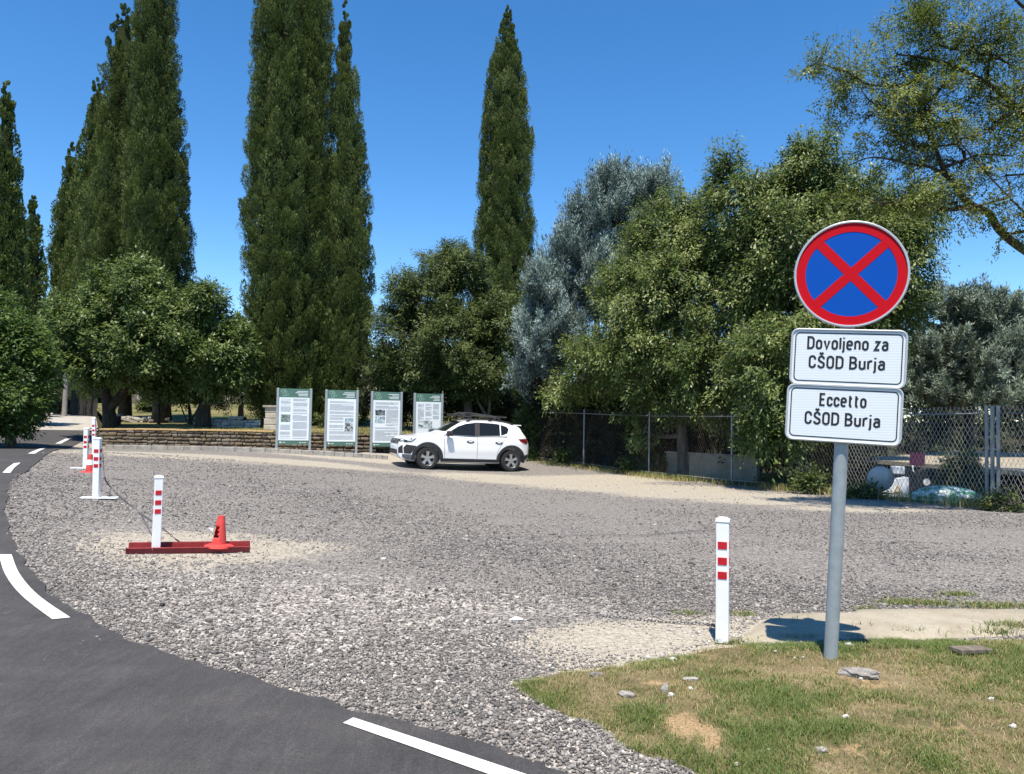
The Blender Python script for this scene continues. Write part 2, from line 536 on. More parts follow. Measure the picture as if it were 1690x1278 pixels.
MAT['maple'] = leaf_mat('bush_leaves', [(.028, .052, .012), (.062, .108, .024), (.105, .160, .036), (.15, .21, .055)], .28, .45, gain=1.1)
MAT['elm'] = leaf_mat('elm_leaves', [(.030, .048, .013), (.068, .098, .027), (.112, .148, .042), (.16, .195, .065)], .25, .45, gain=1.05)
MAT['robinia'] = leaf_mat('robinia_leaves', [(.065, .085, .018), (.125, .155, .036), (.18, .21, .055), (.29, .29, .11)], .35, .45, gain=1.15)
MAT['blue'] = leaf_mat('blue_conifer_needles', [(.055, .075, .070), (.12, .165, .155), (.20, .265, .255), (.32, .40, .39)], .08, .6, gain=1.3)
MAT['greyc'] = leaf_mat('grey_conifer_needles', [(.055, .070, .052), (.115, .15, .115), (.18, .225, .18), (.27, .32, .265)], .08, .6, gain=1.3)
MAT['olive'] = leaf_mat('olive_leaves', [(.035, .045, .028), (.075, .09, .058), (.12, .14, .095)], .15, .5)
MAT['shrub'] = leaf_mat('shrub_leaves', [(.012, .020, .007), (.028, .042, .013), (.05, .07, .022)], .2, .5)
MAT['weed'] = leaf_mat('weed_leaves', [(.035, .06, .014), (.075, .115, .028), (.12, .16, .045), (.22, .20, .09)], .3, .55)
MAT['grass'] = leaf_mat('grass_blades', [(.055, .095, .022), (.10, .15, .036), (.145, .19, .055), (.27, .22, .11), (.42, .34, .19)], .3, .6, gain=1.2)
MAT['stones'] = stone_tint_mat('limestone_chips', GREYS)
MAT['rubble'] = stone_tint_mat('wall_stones', [(.075, .062, .048), (.13, .105, .075), (.19, .14, .08), (.15, .13, .105), (.24, .20, .15)])
MAT['pale_stone'] = stone_tint_mat('pale_wall_stones', [(.38, .36, .32), (.5, .48, .43), (.62, .60, .55)])
MAT['mortar'] = plain('mortar_joint', (.045, .038, .03), .95, var=.3)
MAT['coping'] = plain('ochre_earth_coping', (.44, .285, .13), .95, var=.2, scale=6, bump=.004)
MAT['wire'] = plain('fence_wire', (.52, .47, .42), .55, .2, var=.1)
MAT['wire_shaded'] = plain('shaded_old_wire', (.16, .135, .115), .7, .2, var=.25)  # old wire darkened further, with the walnut's shade put into its colour
MAT['post'] = plain('fence_post_steel', (.20, .225, .24), .5, .5, var=.15)
MAT['wood'] = bark_mat('weathered_wood', (.10, .08, .06), (.22, .185, .15))
MAT['shaded_wood'] = bark_mat('shaded_weathered_planks', (.028, .025, .022), (.075, .068, .06))  # darker copy of the weathered wood, shade on the planks painted in
MAT['pole'] = bark_mat('pale_pole', (.24, .22, .20), (.36, .34, .31))
MAT['board_green'] = plain('board_green', (.075, .16, .125), .4, var=.05)
MAT['board_white'] = plain('board_white', (.72, .77, .79), .35, var=.03)
MAT['print_grey'] = plain('print_grey', (.40, .42, .44), .6, var=.1)
MAT['print_pale'] = plain('print_pale_green', (.36, .55, .42), .6, var=.1)
MAT['car_white'] = plain('car_white_paint', (.80, .81, .82), .22, var=.01, coat=.6)
MAT['car_black'] = plain('car_black_plastic', (.022, .022, .024), .55, var=.15)
MAT['car_grey'] = plain('car_grey_plastic', (.10, .10, .105), .5, var=.1)
MAT['glass'] = plain('tinted_glass', (.012, .014, .015), .06, var=.1, spec=.32)
MAT['chrome'] = plain('bright_trim', (.62, .63, .65), .2, .9, var=.03)
MAT['tyre'] = plain('tyre_rubber', (.018, .018, .019), .8, var=.15)
MAT['alloy'] = plain('alloy_rim', (.42, .41, .40), .35, .7, var=.06)
MAT['lamp'] = plain('lamp_lens', (.45, .48, .5), .08, var=.2, spec=.8)
MAT['tail'] = plain('tail_lamp_lens', (.16, .008, .01), .12, var=.1, spec=.7)

# ------------------------------------------------------------------ the setting: outlines
def hits(pts, surf=T): return [hit(*p, surf)[:2] for p in pts]
def smooth_line(pts, n=6):
    pts = [np.asarray(p, float) for p in pts]
    out = []
    for i in range(len(pts) - 1):
        p0 = pts[max(i - 1, 0)]; p1 = pts[i]; p2 = pts[i + 1]; p3 = pts[min(i + 2, len(pts) - 1)]
        for k in range(n):
            t = k / n
            out.append(.5 * ((2 * p1) + (-p0 + p2) * t + (2 * p0 - 5 * p1 + 4 * p2 - p3) * t * t + (-p0 + 3 * p1 - 3 * p2 + p3) * t ** 3))
    out.append(pts[-1])
    return out
rng = np.random.default_rng(7)
def jag(pts, amp, seed):
    pts = np.array(pts)
    t = nrm(np.gradient(pts, axis=0)); n = np.stack([-t[:, 1], t[:, 0]], -1)
    s = np.concatenate([[0], np.cumsum(np.linalg.norm(np.diff(pts, axis=0), axis=1))])
    return [p for p in pts + n * ((fbm(s * 5, s * 0 + seed, seed) - .5) * 2 * amp)[:, None]]

EDGE_PX = [(975, 1288), (914, 1268), (855, 1251), (805, 1235), (739, 1215), (682, 1198), (606, 1180), (560, 1165), (517, 1154), (464, 1138), (398, 1118), (348, 1100), (298, 1085), (252, 1072),
           (199, 1052), (149, 1022), (109, 1002), (76, 973), (43, 933), (23, 893), (12, 858), (10, 826), (22, 793), (60, 766), (105, 741), (150, 716)]
edge = hits(EDGE_PX)
edge = [edge[0] + np.array([6.0, -3.2]), edge[0] + np.array([1.8, -.95])] + list(edge)
edge = smooth_line(edge, 6)
edge_j = jag(edge, .05, 3)
# asphalt: right boundary is the gravel edge; it turns left at the far end
far_r = hit(150, 714)[:2]; far_l = hit(-80, 716)[:2]
road_poly = [np.array([9.0, -6.0])] + edge_j + [hit(140, 711)[:2], hit(20, 711)[:2], hit(-400, 716)[:2], np.array([-30., 8.]), np.array([-16., -8.])]
track_px_l = [(-20, 711), (45, 703), (75, 693), (72, 683), (85, 676), (120, 671)]
track_px_r = [(150, 666), (148, 671), (147, 680), (158, 690), (160, 697), (162, 711)]

def sheet(name, poly, step, mat, zf, off, kind='structure', attrs=None, near=None):
    poly = np.array([p[:2] for p in poly])
    # resample the boundary
    pts = []
    for i in range(len(poly)):
        a = poly[i]; b = poly[(i + 1) % len(poly)]
        k = max(1, int(np.linalg.norm(b - a) / step))
        for j in range(k): pts.append(a + (b - a) * j / k)
    pts = np.array(pts)
    lo, hi = pts.min(0), pts.max(0)
    inner = []
    if near is None: near = [(1e9, step)]
    prev = 0
    for rad, st in near:
        gx = np.arange(lo[0], hi[0], st); gy = np.arange(lo[1], hi[1], st)
        X, Y = np.meshgrid(gx, gy)
        X = X + (np.arange(len(gy)) % 2)[:, None] * st / 2
        X, Y = X.ravel(), Y.ravel()
        r = np.hypot(X, Y)
        k = inside(pts, X, Y) & (r < rad) & (r >= prev)
        X, Y = X[k], Y[k]
        k = seg_dist(pts, X, Y) > st * .45
        inner += list(zip(X[k], Y[k]))
        prev = rad
    v, f = tri_poly(pts, inner)
    z = zf(v[:, 0], v[:, 1]) + (off(v[:, 0], v[:, 1]) if callable(off) else off)
    V = np.column_stack([v, z])
    f = np.array(f)
    a, b, c = V[f[:, 0]], V[f[:, 1]], V[f[:, 2]]
    flip = np.cross(b - a, c - a)[:, 2] < 0
    f[flip] = f[flip][:, ::-1]
    o = np_mesh(name, V, f, mat, smooth=True)
    for k, fn in (attrs or {}).items():
        at = o.data.attributes.new(k, 'FLOAT', 'POINT')
        at.data.foreach_set('value', np.ascontiguousarray(fn(V[:, 0], V[:, 1]), np.float32))
    if kind: o['kind'] = kind
    return o

# base ground, one sheet to the horizon
gx = np.unique(np.concatenate([np.arange(-60, 61, 1.5), np.linspace(-600, -60, 14), np.linspace(60, 600, 14)]))
gy = np.unique(np.concatenate([np.arange(-14, 101, 1.5), np.linspace(-200, -14, 8), np.linspace(101, 700, 14)]))
GX, GY = np.meshgrid(gx, gy)
GZ = T(GX, GY) - .06
nx, ny = len(gx), len(gy)
idx = np.arange(nx * ny).reshape(ny, nx)
gf = np.stack([idx[:-1, :-1], idx[:-1, 1:], idx[1:, 1:], idx[1:, :-1]], -1).reshape(-1, 4)
g = np_mesh('ground', np.stack([GX, GY, GZ], -1).reshape(-1, 3), gf, MAT['ground'], smooth=True)
g['kind'] = 'structure'

road = sheet('road', road_poly, .8, MAT['asphalt'], T, .012)
track_poly = hits(track_px_l) + hits(track_px_r)
sheet('gravel_track', track_poly, 1.5, MAT['track'], T, .006)

# stone wall line and fence line
WZ = 26.0
WL = P(163, 738, WZ)[:2]
WR = np.array([P(760, 745, 27.0)[0], 27.2])
def fence_pt(s): return np.array([8.68 - .513 * s, 13.9 + .858 * s])

# parking lot
lot_poly = edge_j[1:] + [WL + np.array([0, -.1]), WR + np.array([0, -.1]), fence_pt(16.5) + np.array([.1, .1]), fence_pt(0) + np.array([.1, .05]),
                         fence_pt(-4) + np.array([.1, .05]), np.array([12., 4.]), np.array([9., 0.])]
SAND = [  # centre px, radius along, radius deep (m), strength
    ((330, 905), 1.15, .7, .85), ((490, 900), .7, .35, .6), ((290, 935), .6, .3, .5), ((1010, 1060), .42, .36, 1.5), ((1130, 1050), .45, .34, 1.7), ((1180, 1040), .25, .25, 1.2), ((960, 1090), .25, .22, .7),
    ((900, 1080), .2, .15, .6), ((1290, 1030), .7, .25, .8),
    ((400, 757), 3.8, .8, 1.1), ((620, 757), 2.6, 1.0, 1.3), ((800, 788), 1.3, 1.2, 1.2), ((905, 795), 2.0, 1.2, 1.35), ((1050, 806), 2.0, 1.1, 1.3), ((1000, 790), 2.0, 1.0, 1.2),
    ((1180, 818), 1.8, .9, 1.1), ((1300, 828), 1.6, .7, 1.0), ((1420, 840), 1.2, .5, .85), ((140, 735), 1.0, 1.6, 1.2), ((110, 745), .9, 1.2, .9), ((560, 749), 4.0, .9, 1.2), ((500, 762), 1.6, .5, 1.0), ((230, 752), 3.0, .5, .7)]
SC = [(hit(*c)[:2], a, b, s) for c, a, b, s in SAND]
def sand_f(x, y):
    m = np.zeros(np.shape(x))
    for c, a, b, s in SC:
        m = np.maximum(m, s * np.exp(-(((x - c[0]) / a) ** 2 + ((y - c[1]) / b) ** 2) * .7))
    return m * .85
def fine_f(x, y):
    d = seg_dist(np.array(edge)[12:100:4], x, y)
    return np.clip((d - 1.2) / 3.0, 0, 1)
lot = sheet('parking_lot', lot_poly, .5, MAT['lot'], T, lambda x, y: (fbm(x * 1.1, y * 1.1, 5) - .5) * .03 - .004, attrs={'sand': sand_f, 'fine': fine_f},
            near=[(9, .16), (18, .3), (1e9, .6)])

# lawn on the terrace behind the wall
lawn_poly = [WL + np.array([0, .2]), WR + np.array([0, .2]), np.array([3.5, 31.]), np.array([14., 48.]), np.array([18., 90.]), np.array([-60., 95.]),
             P(150, 668, 66)[:2], hit(149, 676)[:2] + np.array([.4, 0]), hit(160, 692)[:2], WL + np.array([-.05, 1.2])]
sheet('lawn', lawn_poly, 1.6, MAT['lawn'], Lawn, lambda x, y: (fbm(x * .5, y * .5, 9) - .5) * .12)

# verge mound with grass and the sandy concrete strip at the lot entrance
VERGE_PX = [(1160, 1284), (1086, 1250), (1030, 1233), (981, 1208), (931, 1184), (876, 1163), (850, 1132), (880, 1120), (925, 1104), (1000, 1097), (1090, 1086), (1170, 1068),
            (1215, 1062), (1300, 1062), (1420, 1060), (1560, 1058), (1690, 1052)]
vb = hits(VERGE_PX)
vb = smooth_line(vb, 5)
vb = jag(vb, .085, 11)
verge_poly = list(vb) + [vb[-1] + np.array([3, .1]), np.array([7., .5]), np.array([1.6, .6]), vb[0] + np.array([.35, -.55])]
vpa = np.array(verge_poly)
BARE = [((1130, 1210), .10, .16, 1.0), ((1170, 1230), .08, .2, .8), ((1370, 1120), .3, .1, .55), ((1430, 1140), .3, .12, .6), ((1180, 1085), .3, .07, .6), ((1100, 1140), .25, .08, .6),
        ((1480, 1180), .3, .1, .5), ((1560, 1215), .25, .1, .55), ((1270, 1200), .35, .12, .5), ((1400, 1250), .35, .1, .6), ((1650, 1100), .35, .1, .5), ((1500, 1085), .2, .05, .5), ((1230, 1130), .3, .06, .4)]
BC = [(hit(*c)[:2], a, b, s) for c, a, b, s in BARE]
def bare_f(x, y):
    m = np.zeros(np.shape(x))
    for c, a, b, s in BC:
        m = np.maximum(m, s * np.exp(-(((x - c[0]) / a) ** 2 + ((y - c[1]) / b) ** 2) * .8))
    return m
def vz(x, y):
    d = np.clip(seg_dist(vpa, x, y) / .25, 0, 1)
    return -.012 + .05 * d ** .7 + (fbm(x * 4, y * 4, 21) - .5) * .05 * d
def Verge(x, y): return T(x, y) + vz(np.asarray(x, float), np.asarray(y, float))
sheet('grass_verge', verge_poly, .12, MAT['verge'], T, vz, attrs={'bare': bare_f}, near=[(1e9, .09)])

slab_px = [(1222, 1052), (1240, 1034), (1290, 1014), (1400, 1010), (1600, 1004), (1690, 1008), (1760, 1010)]
sb = hits(slab_px)
sf = hits([(1760, 1046), (1690, 1049), (1560, 1055), (1420, 1057), (1300, 1060), (1225, 1062)])
slab_poly = jag(smooth_line(sb, 4), .02, 5) + [sb[-1] + np.array([2.5, .1]), sf[0] + np.array([2.5, -.1])] + jag(smooth_line(sf, 4), .012, 6)
spa = np.array(slab_poly)
slab = sheet('concrete_strip', slab_poly, .12, MAT['slab'], T, lambda x, y: -.02 + .05 * np.clip(seg_dist(spa, x, y) / .06, 0, 1) + (fbm(x * 5, y * 5, 31) - .5) * .012,
             near=[(1e9, .1)])

# lane dashes along the road edge
def dash(px_a, px_b):
    """two image edges of a painted dash, draped on the road"""
    a = smooth_line(hits(px_a), 6); b = smooth_line(hits(px_b), 6)
    V = []; n = len(a)
    for p, q in zip(a, b):
        V += [(p[0], p[1], float(T(p[0], p[1])) + .017), (q[0], q[1], float(T(q[0], q[1])) + .017)]
    Fq = [(2 * i, 2 * i + 1, 2 * i + 3, 2 * i + 2) for i in range(n - 1)]
    V = np.array(V); Fq = np.array(Fq)
    if np.cross(V[1] - V[0], V[2] - V[0])[2] < 0: Fq = Fq[:, ::-1]
    o = np_mesh('lane_dash', V, Fq, MAT['paint'], road)
    return o
dash([(583, 1190), (680, 1222), (780, 1255), (890, 1292)], [(566, 1199), (660, 1232), (760, 1268), (850, 1300)])
dash([(19, 918), (32, 950), (62, 985), (116, 1023)], [(-2, 918), (8, 950), (34, 985), (86, 1026)])
dash([(34, 765), (24, 773), (17, 782)], [(23, 766), (12, 774), (4, 782)])
dash([(78, 740), (66, 745), (58, 750)], [(67, 741), (57, 745), (46, 750)])
dash([(117, 725), (108, 729), (101, 733)], [(108, 725), (98, 730), (91, 733)])

# low kerb in front of the information boards
kl = [P(175, 745, 24.6), P(460, 753, 24.2), P(640, 758, 24.4)]
kp = smooth_line([p[:2] for p in kl], 12)
kb = MB()
for i in range(len(kp) - 1):
    a, b = kp[i], kp[i + 1]
    v = b - a; L = np.linalg.norm(v); m = (a + b) / 2
    zz = float(T(*m))
    kb.box((m[0], m[1], zz + .02), (L - .008, .14, .22), rot=Matrix.Rotation(math.atan2(v[1], v[0]), 3, 'Z'))
k = kb.build('kerb', MAT['kerb'], bevel=.012)
k['kind'] = 'structure'

# ------------------------------------------------------------------ loose stones and grass (uncountable)
_ico = bpy.data.meshes.new('tmp'); _b = bmesh.new(); bmesh.ops.create_icosphere(_b, subdivisions=1, radius=1); _b.to_mesh(_ico); _b.free()
ICO_V = np.array([v.co for v in _ico.vertices]); ICO_F = np.array([p.vertices[:] for p in _ico.polygons])
bpy.data.meshes.remove(_ico)
def stones_mesh(name, C, S, tint, mat, seed, flat=.65):
    r = np.random.default_rng(seed); n = len(C); k = len(ICO_V)
    V = np.repeat(ICO_V[None], n, 0) * (1 + r.uniform(-.32, .32, (n, k, 1)))
    V = V * np.stack([r.uniform(.75, 1.25, n), r.uniform(.6, 1, n), r.uniform(.45, .85, n) * flat / .65], -1)[:, None]
    a = r.uniform(0, 6.283, n); t = r.normal(0, .3, n)
    ca, sa, ct, st = np.cos(a), np.sin(a), np.cos(t), np.sin(t)
    x, y, z = V[..., 0], V[..., 1], V[..., 2]
    y, z = y * ct[:, None] - z * st[:, None], y * st[:, None] + z * ct[:, None]
    x, y = x * ca[:, None] - y * sa[:, None], x * sa[:, None] + y * ca[:, None]
    V = np.stack([x, y, z], -1) * S[:, None, None] + C[:, None]
    Fq = (ICO_F[None] + (np.arange(n) * k)[:, None, None]).reshape(-1, 3)
    return np_mesh(name, V.reshape(-1, 3), Fq, mat, tint=np.repeat(tint, k))
r = np.random.default_rng(11)
def frustum_pts(z0, z1, dens, margin=.1):
    half = CX / F + margin
    n = int(dens * half * (z1 ** 2 - z0 ** 2))
    y = np.sqrt(r.uniform(z0 ** 2, z1 ** 2, n)); x = r.uniform(-half, half, n) * y
    return x, y
lp = np.array(lot_poly)
X, Y, S = [], [], []
for z0, z1, d, s0 in ((2.2, 4.5, 4200, .0053), (4.5, 6.5, 2600, .0058), (6.5, 9, 1300, .0066), (9, 13, 480, .0080), (13, 20, 130, .0095)):
    x, y = frustum_pts(z0, z1, d)
    X.append(x); Y.append(y); S.append(s0 * np.exp(r.normal(0, .38, len(x))))
X = np.concatenate(X); Y = np.concatenate(Y); S = np.concatenate(S)
ed = seg_dist(np.array(edge), X, Y)
k = inside(lp, X, Y) & ~inside(vpa, X, Y) & ~inside(spa, X, Y)
patch = fbm(X * .7, Y * .7, 77)
near_edge = np.exp(-ed / 1.1)
k &= r.uniform(0, 1, len(X)) < np.clip(.34 + near_edge * .75 + (patch - .45) * 2.0 - sand_f(X, Y) * .62, .04, 1)
# a few stones spilt on to the asphalt
sp = (~inside(lp, X, Y)) & (ed < .3) & (r.uniform(0, 1, len(X)) < .16 * np.exp(-ed / .07))
sp |= (~inside(lp, X, Y)) & (ed < 1.2) & (r.uniform(0, 1, len(X)) < .006)
# and some on the verge edge
k |= sp & ~inside(vpa, X, Y)
X, Y, S = X[k], Y[k], S[k] * (1 + .35 * near_edge[k])
tn = np.clip(.39 + .30 * sand_f(X, Y) + r.normal(0, .16, len(X)) + (r.uniform(0, 1, len(X)) < .06) * .25, 0, 1)
Z = T(X, Y) + (fbm(X * 1.1, Y * 1.1, 5) - .5) * .03 + S * .18
o = stones_mesh('gravel', np.stack([X, Y, Z], -1), S, tn, MAT['stones'], 12)
tag(o, kind='stuff')

def blades(X, Y, zf, h, wd, seed, tint, lean=.5):
    r = np.random.default_rng(seed); n = len(X)
    base = np.stack([X, Y, zf(X, Y) - .004], -1)
    a = r.uniform(0, 6.283, n)
    side = np.stack([np.cos(a), np.sin(a), 0 * a], -1) * (wd / 2)[:, None]
    b = a + r.choice([-1.57, 1.57], n) + r.normal(0, .5, n)
    out = np.stack([np.cos(b), np.sin(b), 0 * b], -1)
    L = r.uniform(.2, 1.3, n)[:, None] * lean
    m = base + (out * L * .35 + np.array([0, 0, .6])) * h[:, None]
    tp = base + (out * L * 1.1 + np.array([0, 0, .85])) * h[:, None]
    V = np.stack([base - side, base + side, m + side * .8, m - side * .8, tp], 1)
    i = np.arange(n)[:, None] * 5
    f = np.concatenate([i + np.array([0, 1, 2]), i + np.array([0, 2, 3]), i + np.array([3, 2, 4])])
    return V.reshape(-1, 3), f, np.repeat(tint, 5)
GV, GFc, GT = [], [], []
def add_blades(*a, **k):
    v, f, t = blades(*a, **k)
    GFc.append(f + sum(len(q) for q in GV)); GV.append(v); GT.append(t)
lo, hi = vpa.min(0), vpa.max(0)
n = 520000
x = r.uniform(lo[0], min(hi[0], 4.3), n); y = r.uniform(1.7, hi[1], n)
pn = fbm(x * 2.3, y * 2.3, 41, 5); pn2 = fbm(x * 9, y * 9, 43, 3)
k = inside(vpa, x, y) & (r.uniform(0, 1, n) < np.clip((pn - .34) * 4.5 + (pn2 - .5) * 2.2, .22, 1) * np.clip(1.1 - bare_f(x, y) * 1.5, .03, 1))
k &= seg_dist(vpa, x, y) > r.exponential(.025, n) - .01
x, y, pn, pn2 = x[k], y[k], pn[k], pn2[k]
dry = np.clip(.78 - (pn - .34) * 3.2 + r.normal(0, .2, len(x)) + bare_f(x, y) * .35, 0, 1)
add_blades(x, y, Verge, r.uniform(.010, .034, len(x)) * (0.6 + pn * 1.1), r.uniform(.0018, .0036, len(x)), 5, np.where(r.uniform(0, 1, len(x)) < dry * .8, r.uniform(.68, 1, len(x)), r.uniform(.1, .66, len(x))), lean=1.0)
# tufts on the lot and along slab and fence foot
def tuft(px, py, rx, ry, n, h, seed, dryp=.25, surf=T, lean=.8):
    c = hit(px, py, surf)
    q = np.random.default_rng(seed)
    x = c[0] + q.normal(0, rx, n); y = c[1] + q.normal(0, ry, n)
    t = np.where(q.uniform(0, 1, n) < dryp, q.uniform(.7, 1, n), q.uniform(0, .65, n))
    add_blades(x, y, surf, q.uniform(.4, 1, n) * h, q.uniform(.003, .006, n), seed, t, lean=lean)
for i, (px, py, rx, ry, n, h) in enumerate([(1133, 1013, .06, .03, 260, .035), (1226, 1014, .05, .03, 240, .035), (1500, 996, .13, .05, 800, .05), (1545, 998, .06, .04, 300, .045),
        (1645, 1001, .16, .05, 800, .05), (1580, 982, .07, .04, 300, .045), (1430, 1006, .05, .025, 160, .04), (1670, 1040, .10, .04, 500, .09), (1510, 1048, .07, .02, 60, .08),
        (1310, 1030, .09, .02, 16, .1), (1440, 1040, .1, .02, 22, .09), (1640, 1047, .1, .02, 140, .08), (1330, 744 + 310, .15, .01, 200, .05), (1210, 1062, .05, .015, 160, .05), (660, 747, .6, .1, 350, .06), (300, 744, .9, .1, 350, .06)]):
    tuft(px, py, rx, ry, n, h, 100 + i)
q = np.random.default_rng(55)
n = 16000
s = q.uniform(-3.2, 15.5, n); off = np.abs(q.normal(0, .28, n)) * q.choice([-1, 1], n, p=[.65, .35])
clump = fbm(s * 1.3, s * 0, 61, 3)
k = q.uniform(0, 1, n) < np.clip((clump - .33) * 3.2, .05, 1)
s, off = s[k], off[k]
fx = 8.68 - .513 * s + .858 * off; fy = 13.9 + .858 * s + .513 * off
hh = q.uniform(.06, .26, len(s)) * np.clip(1.2 - .04 * s, .5, 1.2)
tt = np.where(q.uniform(0, 1, len(s)) < np.where(off < -.25, .75, .3), q.uniform(.65, 1, len(s)), q.uniform(0, .6, len(s)))
add_blades(fx, fy, lambda a, b: T(a, b) - .01, hh, q.uniform(.006, .014, len(s)), 66, tt, lean=.7)
n = 9000
x = q.uniform(-14, .5, n); y = q.uniform(26.3, 31, n)
add_blades(x, y, lambda a, b: Lawn(a, b), q.uniform(.03, .1, n), q.uniform(.008, .016, n), 67, np.where(q.uniform(0, 1, n) < .6, q.uniform(.6, 1, n), q.uniform(0, .6, n)))
o = np_mesh('grass', np.concatenate(GV), np.concatenate(GFc), MAT['grass'], tint=np.concatenate(GT))
tag(o, kind='stuff')

# ------------------------------------------------------------------ things on the verge
def rock(name, px, py, dims, mat, seed, label, cat, group=None, surf=Verge, tint=.6, sub=2, rz=0):
    c = hit(px, py, surf)
    me = bpy.data.meshes.new(name); b = bmesh.new()
    bmesh.ops.create_icosphere(b, subdivisions=sub, radius=1)
    q = np.random.default_rng(seed)
    ph = q.uniform(0, 6, 9)
    for v in b.verts:
        p = v.co
        n = 1 + .16 * math.sin(p.x * 3 + ph[0]) * math.cos(p.y * 4 + ph[1]) + .1 * math.sin(p.z * 6 + ph[2] + p.x * 5) + q.uniform(-.07, .07)
        v.co = Vector((p.x * dims[0] / 2 * n, p.y * dims[1] / 2 * n, p.z * dims[2] / 2 * n))
    b.to_mesh(me); b.free()
    a = me.attributes.new('tint', 'FLOAT', 'POINT'); a.data.foreach_set('value', [tint + q.uniform(-.12, .12) for _ in me.vertices])
    o = link(name, me, mat)
    o.location = (c[0], c[1], c[2] + dims[2] * .22); o.rotation_euler = (q.uniform(-.2, .2), q.uniform(-.2, .2), rz)
    return tag(o, label, cat, group)
rock('rock', 1418, 1116, (.20, .09, .06), MAT['stones'], 1, 'grey rough rock half sunk in the grass beside the sign pole', 'rock', rz=-.3, sub=3, tint=.55)
rock('rock', 985, 1116, (.09, .04, .035), MAT['stones'], 2, 'dark flat grey rock at the upper left edge of the grass verge', 'rock', tint=.4)
rock('rock', 1035, 1149, (.09, .05, .035), MAT['stones'], 3, 'grey blocky rock lying in bare soil, larger neighbour of the upright chip', 'rock', tint=.6)
rock('rock', 1097, 1142, (.04, .03, .06), MAT['stones'], 4, 'small upright grey stone chip on the verge', 'rock', tint=.62)
rock('rock', 1108, 1150, (.035, .03, .03), MAT['pale_stone'], 5, 'pale stone chip leaning just below the upright grey chip', 'rock')
rock('rock', 1356, 1241, (.06, .035, .03), MAT['stones'], 6, 'grey rock low on the verge, among grass near the bottom of the picture', 'rock', tint=.65)
rock('rock', 1140, 1122, (.09, .03, .02), MAT['pale_stone'], 7, 'flat buff stone slab in dry grass left of the sign', 'rock', tint=.1)
rock('rock', 1402, 1068, (.06, .04, .035), MAT['pale_stone'], 8, 'buff stone just behind and right of the sign pole at the strip edge', 'rock', tint=.15)
for i, (px, py, d) in enumerate([(1111, 1091, .045), (1140, 1138, .028), (1396, 1185, .032), (1390, 1110, .034), (1421, 1121, .026), (1672, 1201, .032), (1280, 1076, .02), (1325, 1086, .018),
                                 (1584, 1070, .03), (1070, 1086, .028), (1636, 1155, .026), (1216, 1262, .022), (1312, 1087, .016), (1270, 1239, .018), (1027, 1100, .02)]):
    rock('white_pebble', px, py, (d, d * .8, d * .7), MAT['pale_stone'], 20 + i, 'small white pebble lying in the grass of the verge', 'pebble', 'white pebbles on the grass verge', tint=.95)
c = hit(1602, 1078, Verge)
b = MB(); b.box((0, 0, .02), (.24, .09, .022), rot=Matrix.Rotation(.35, 3, 'Z') @ Matrix.Rotation(.06, 3, 'Y'))
o = b.build('wood_offcut', MAT['wood'], bevel=.003); o.location = c
tag(o, 'weathered brown board offcut lying on the grass verge', 'board')
c = hit(852, 1026); b = MB()
b.add([(-.05, 0, .012), (.045, -.012, .02), (.05, .02, .015), (-.01, .03, .028), (-.05, 0, .006), (.045, -.012, .014), (.05, .02, .009), (-.01, .03, .022)],
      [(0, 1, 2, 3), (7, 6, 5, 4), (0, 4, 5, 1), (1, 5, 6, 2), (2, 6, 7, 3), (3, 7, 4, 0)])
o = b.build('paper_scrap', MAT['white']); o.location = c
tag(o, 'white scrap of paper lying on the gravel', 'litter')

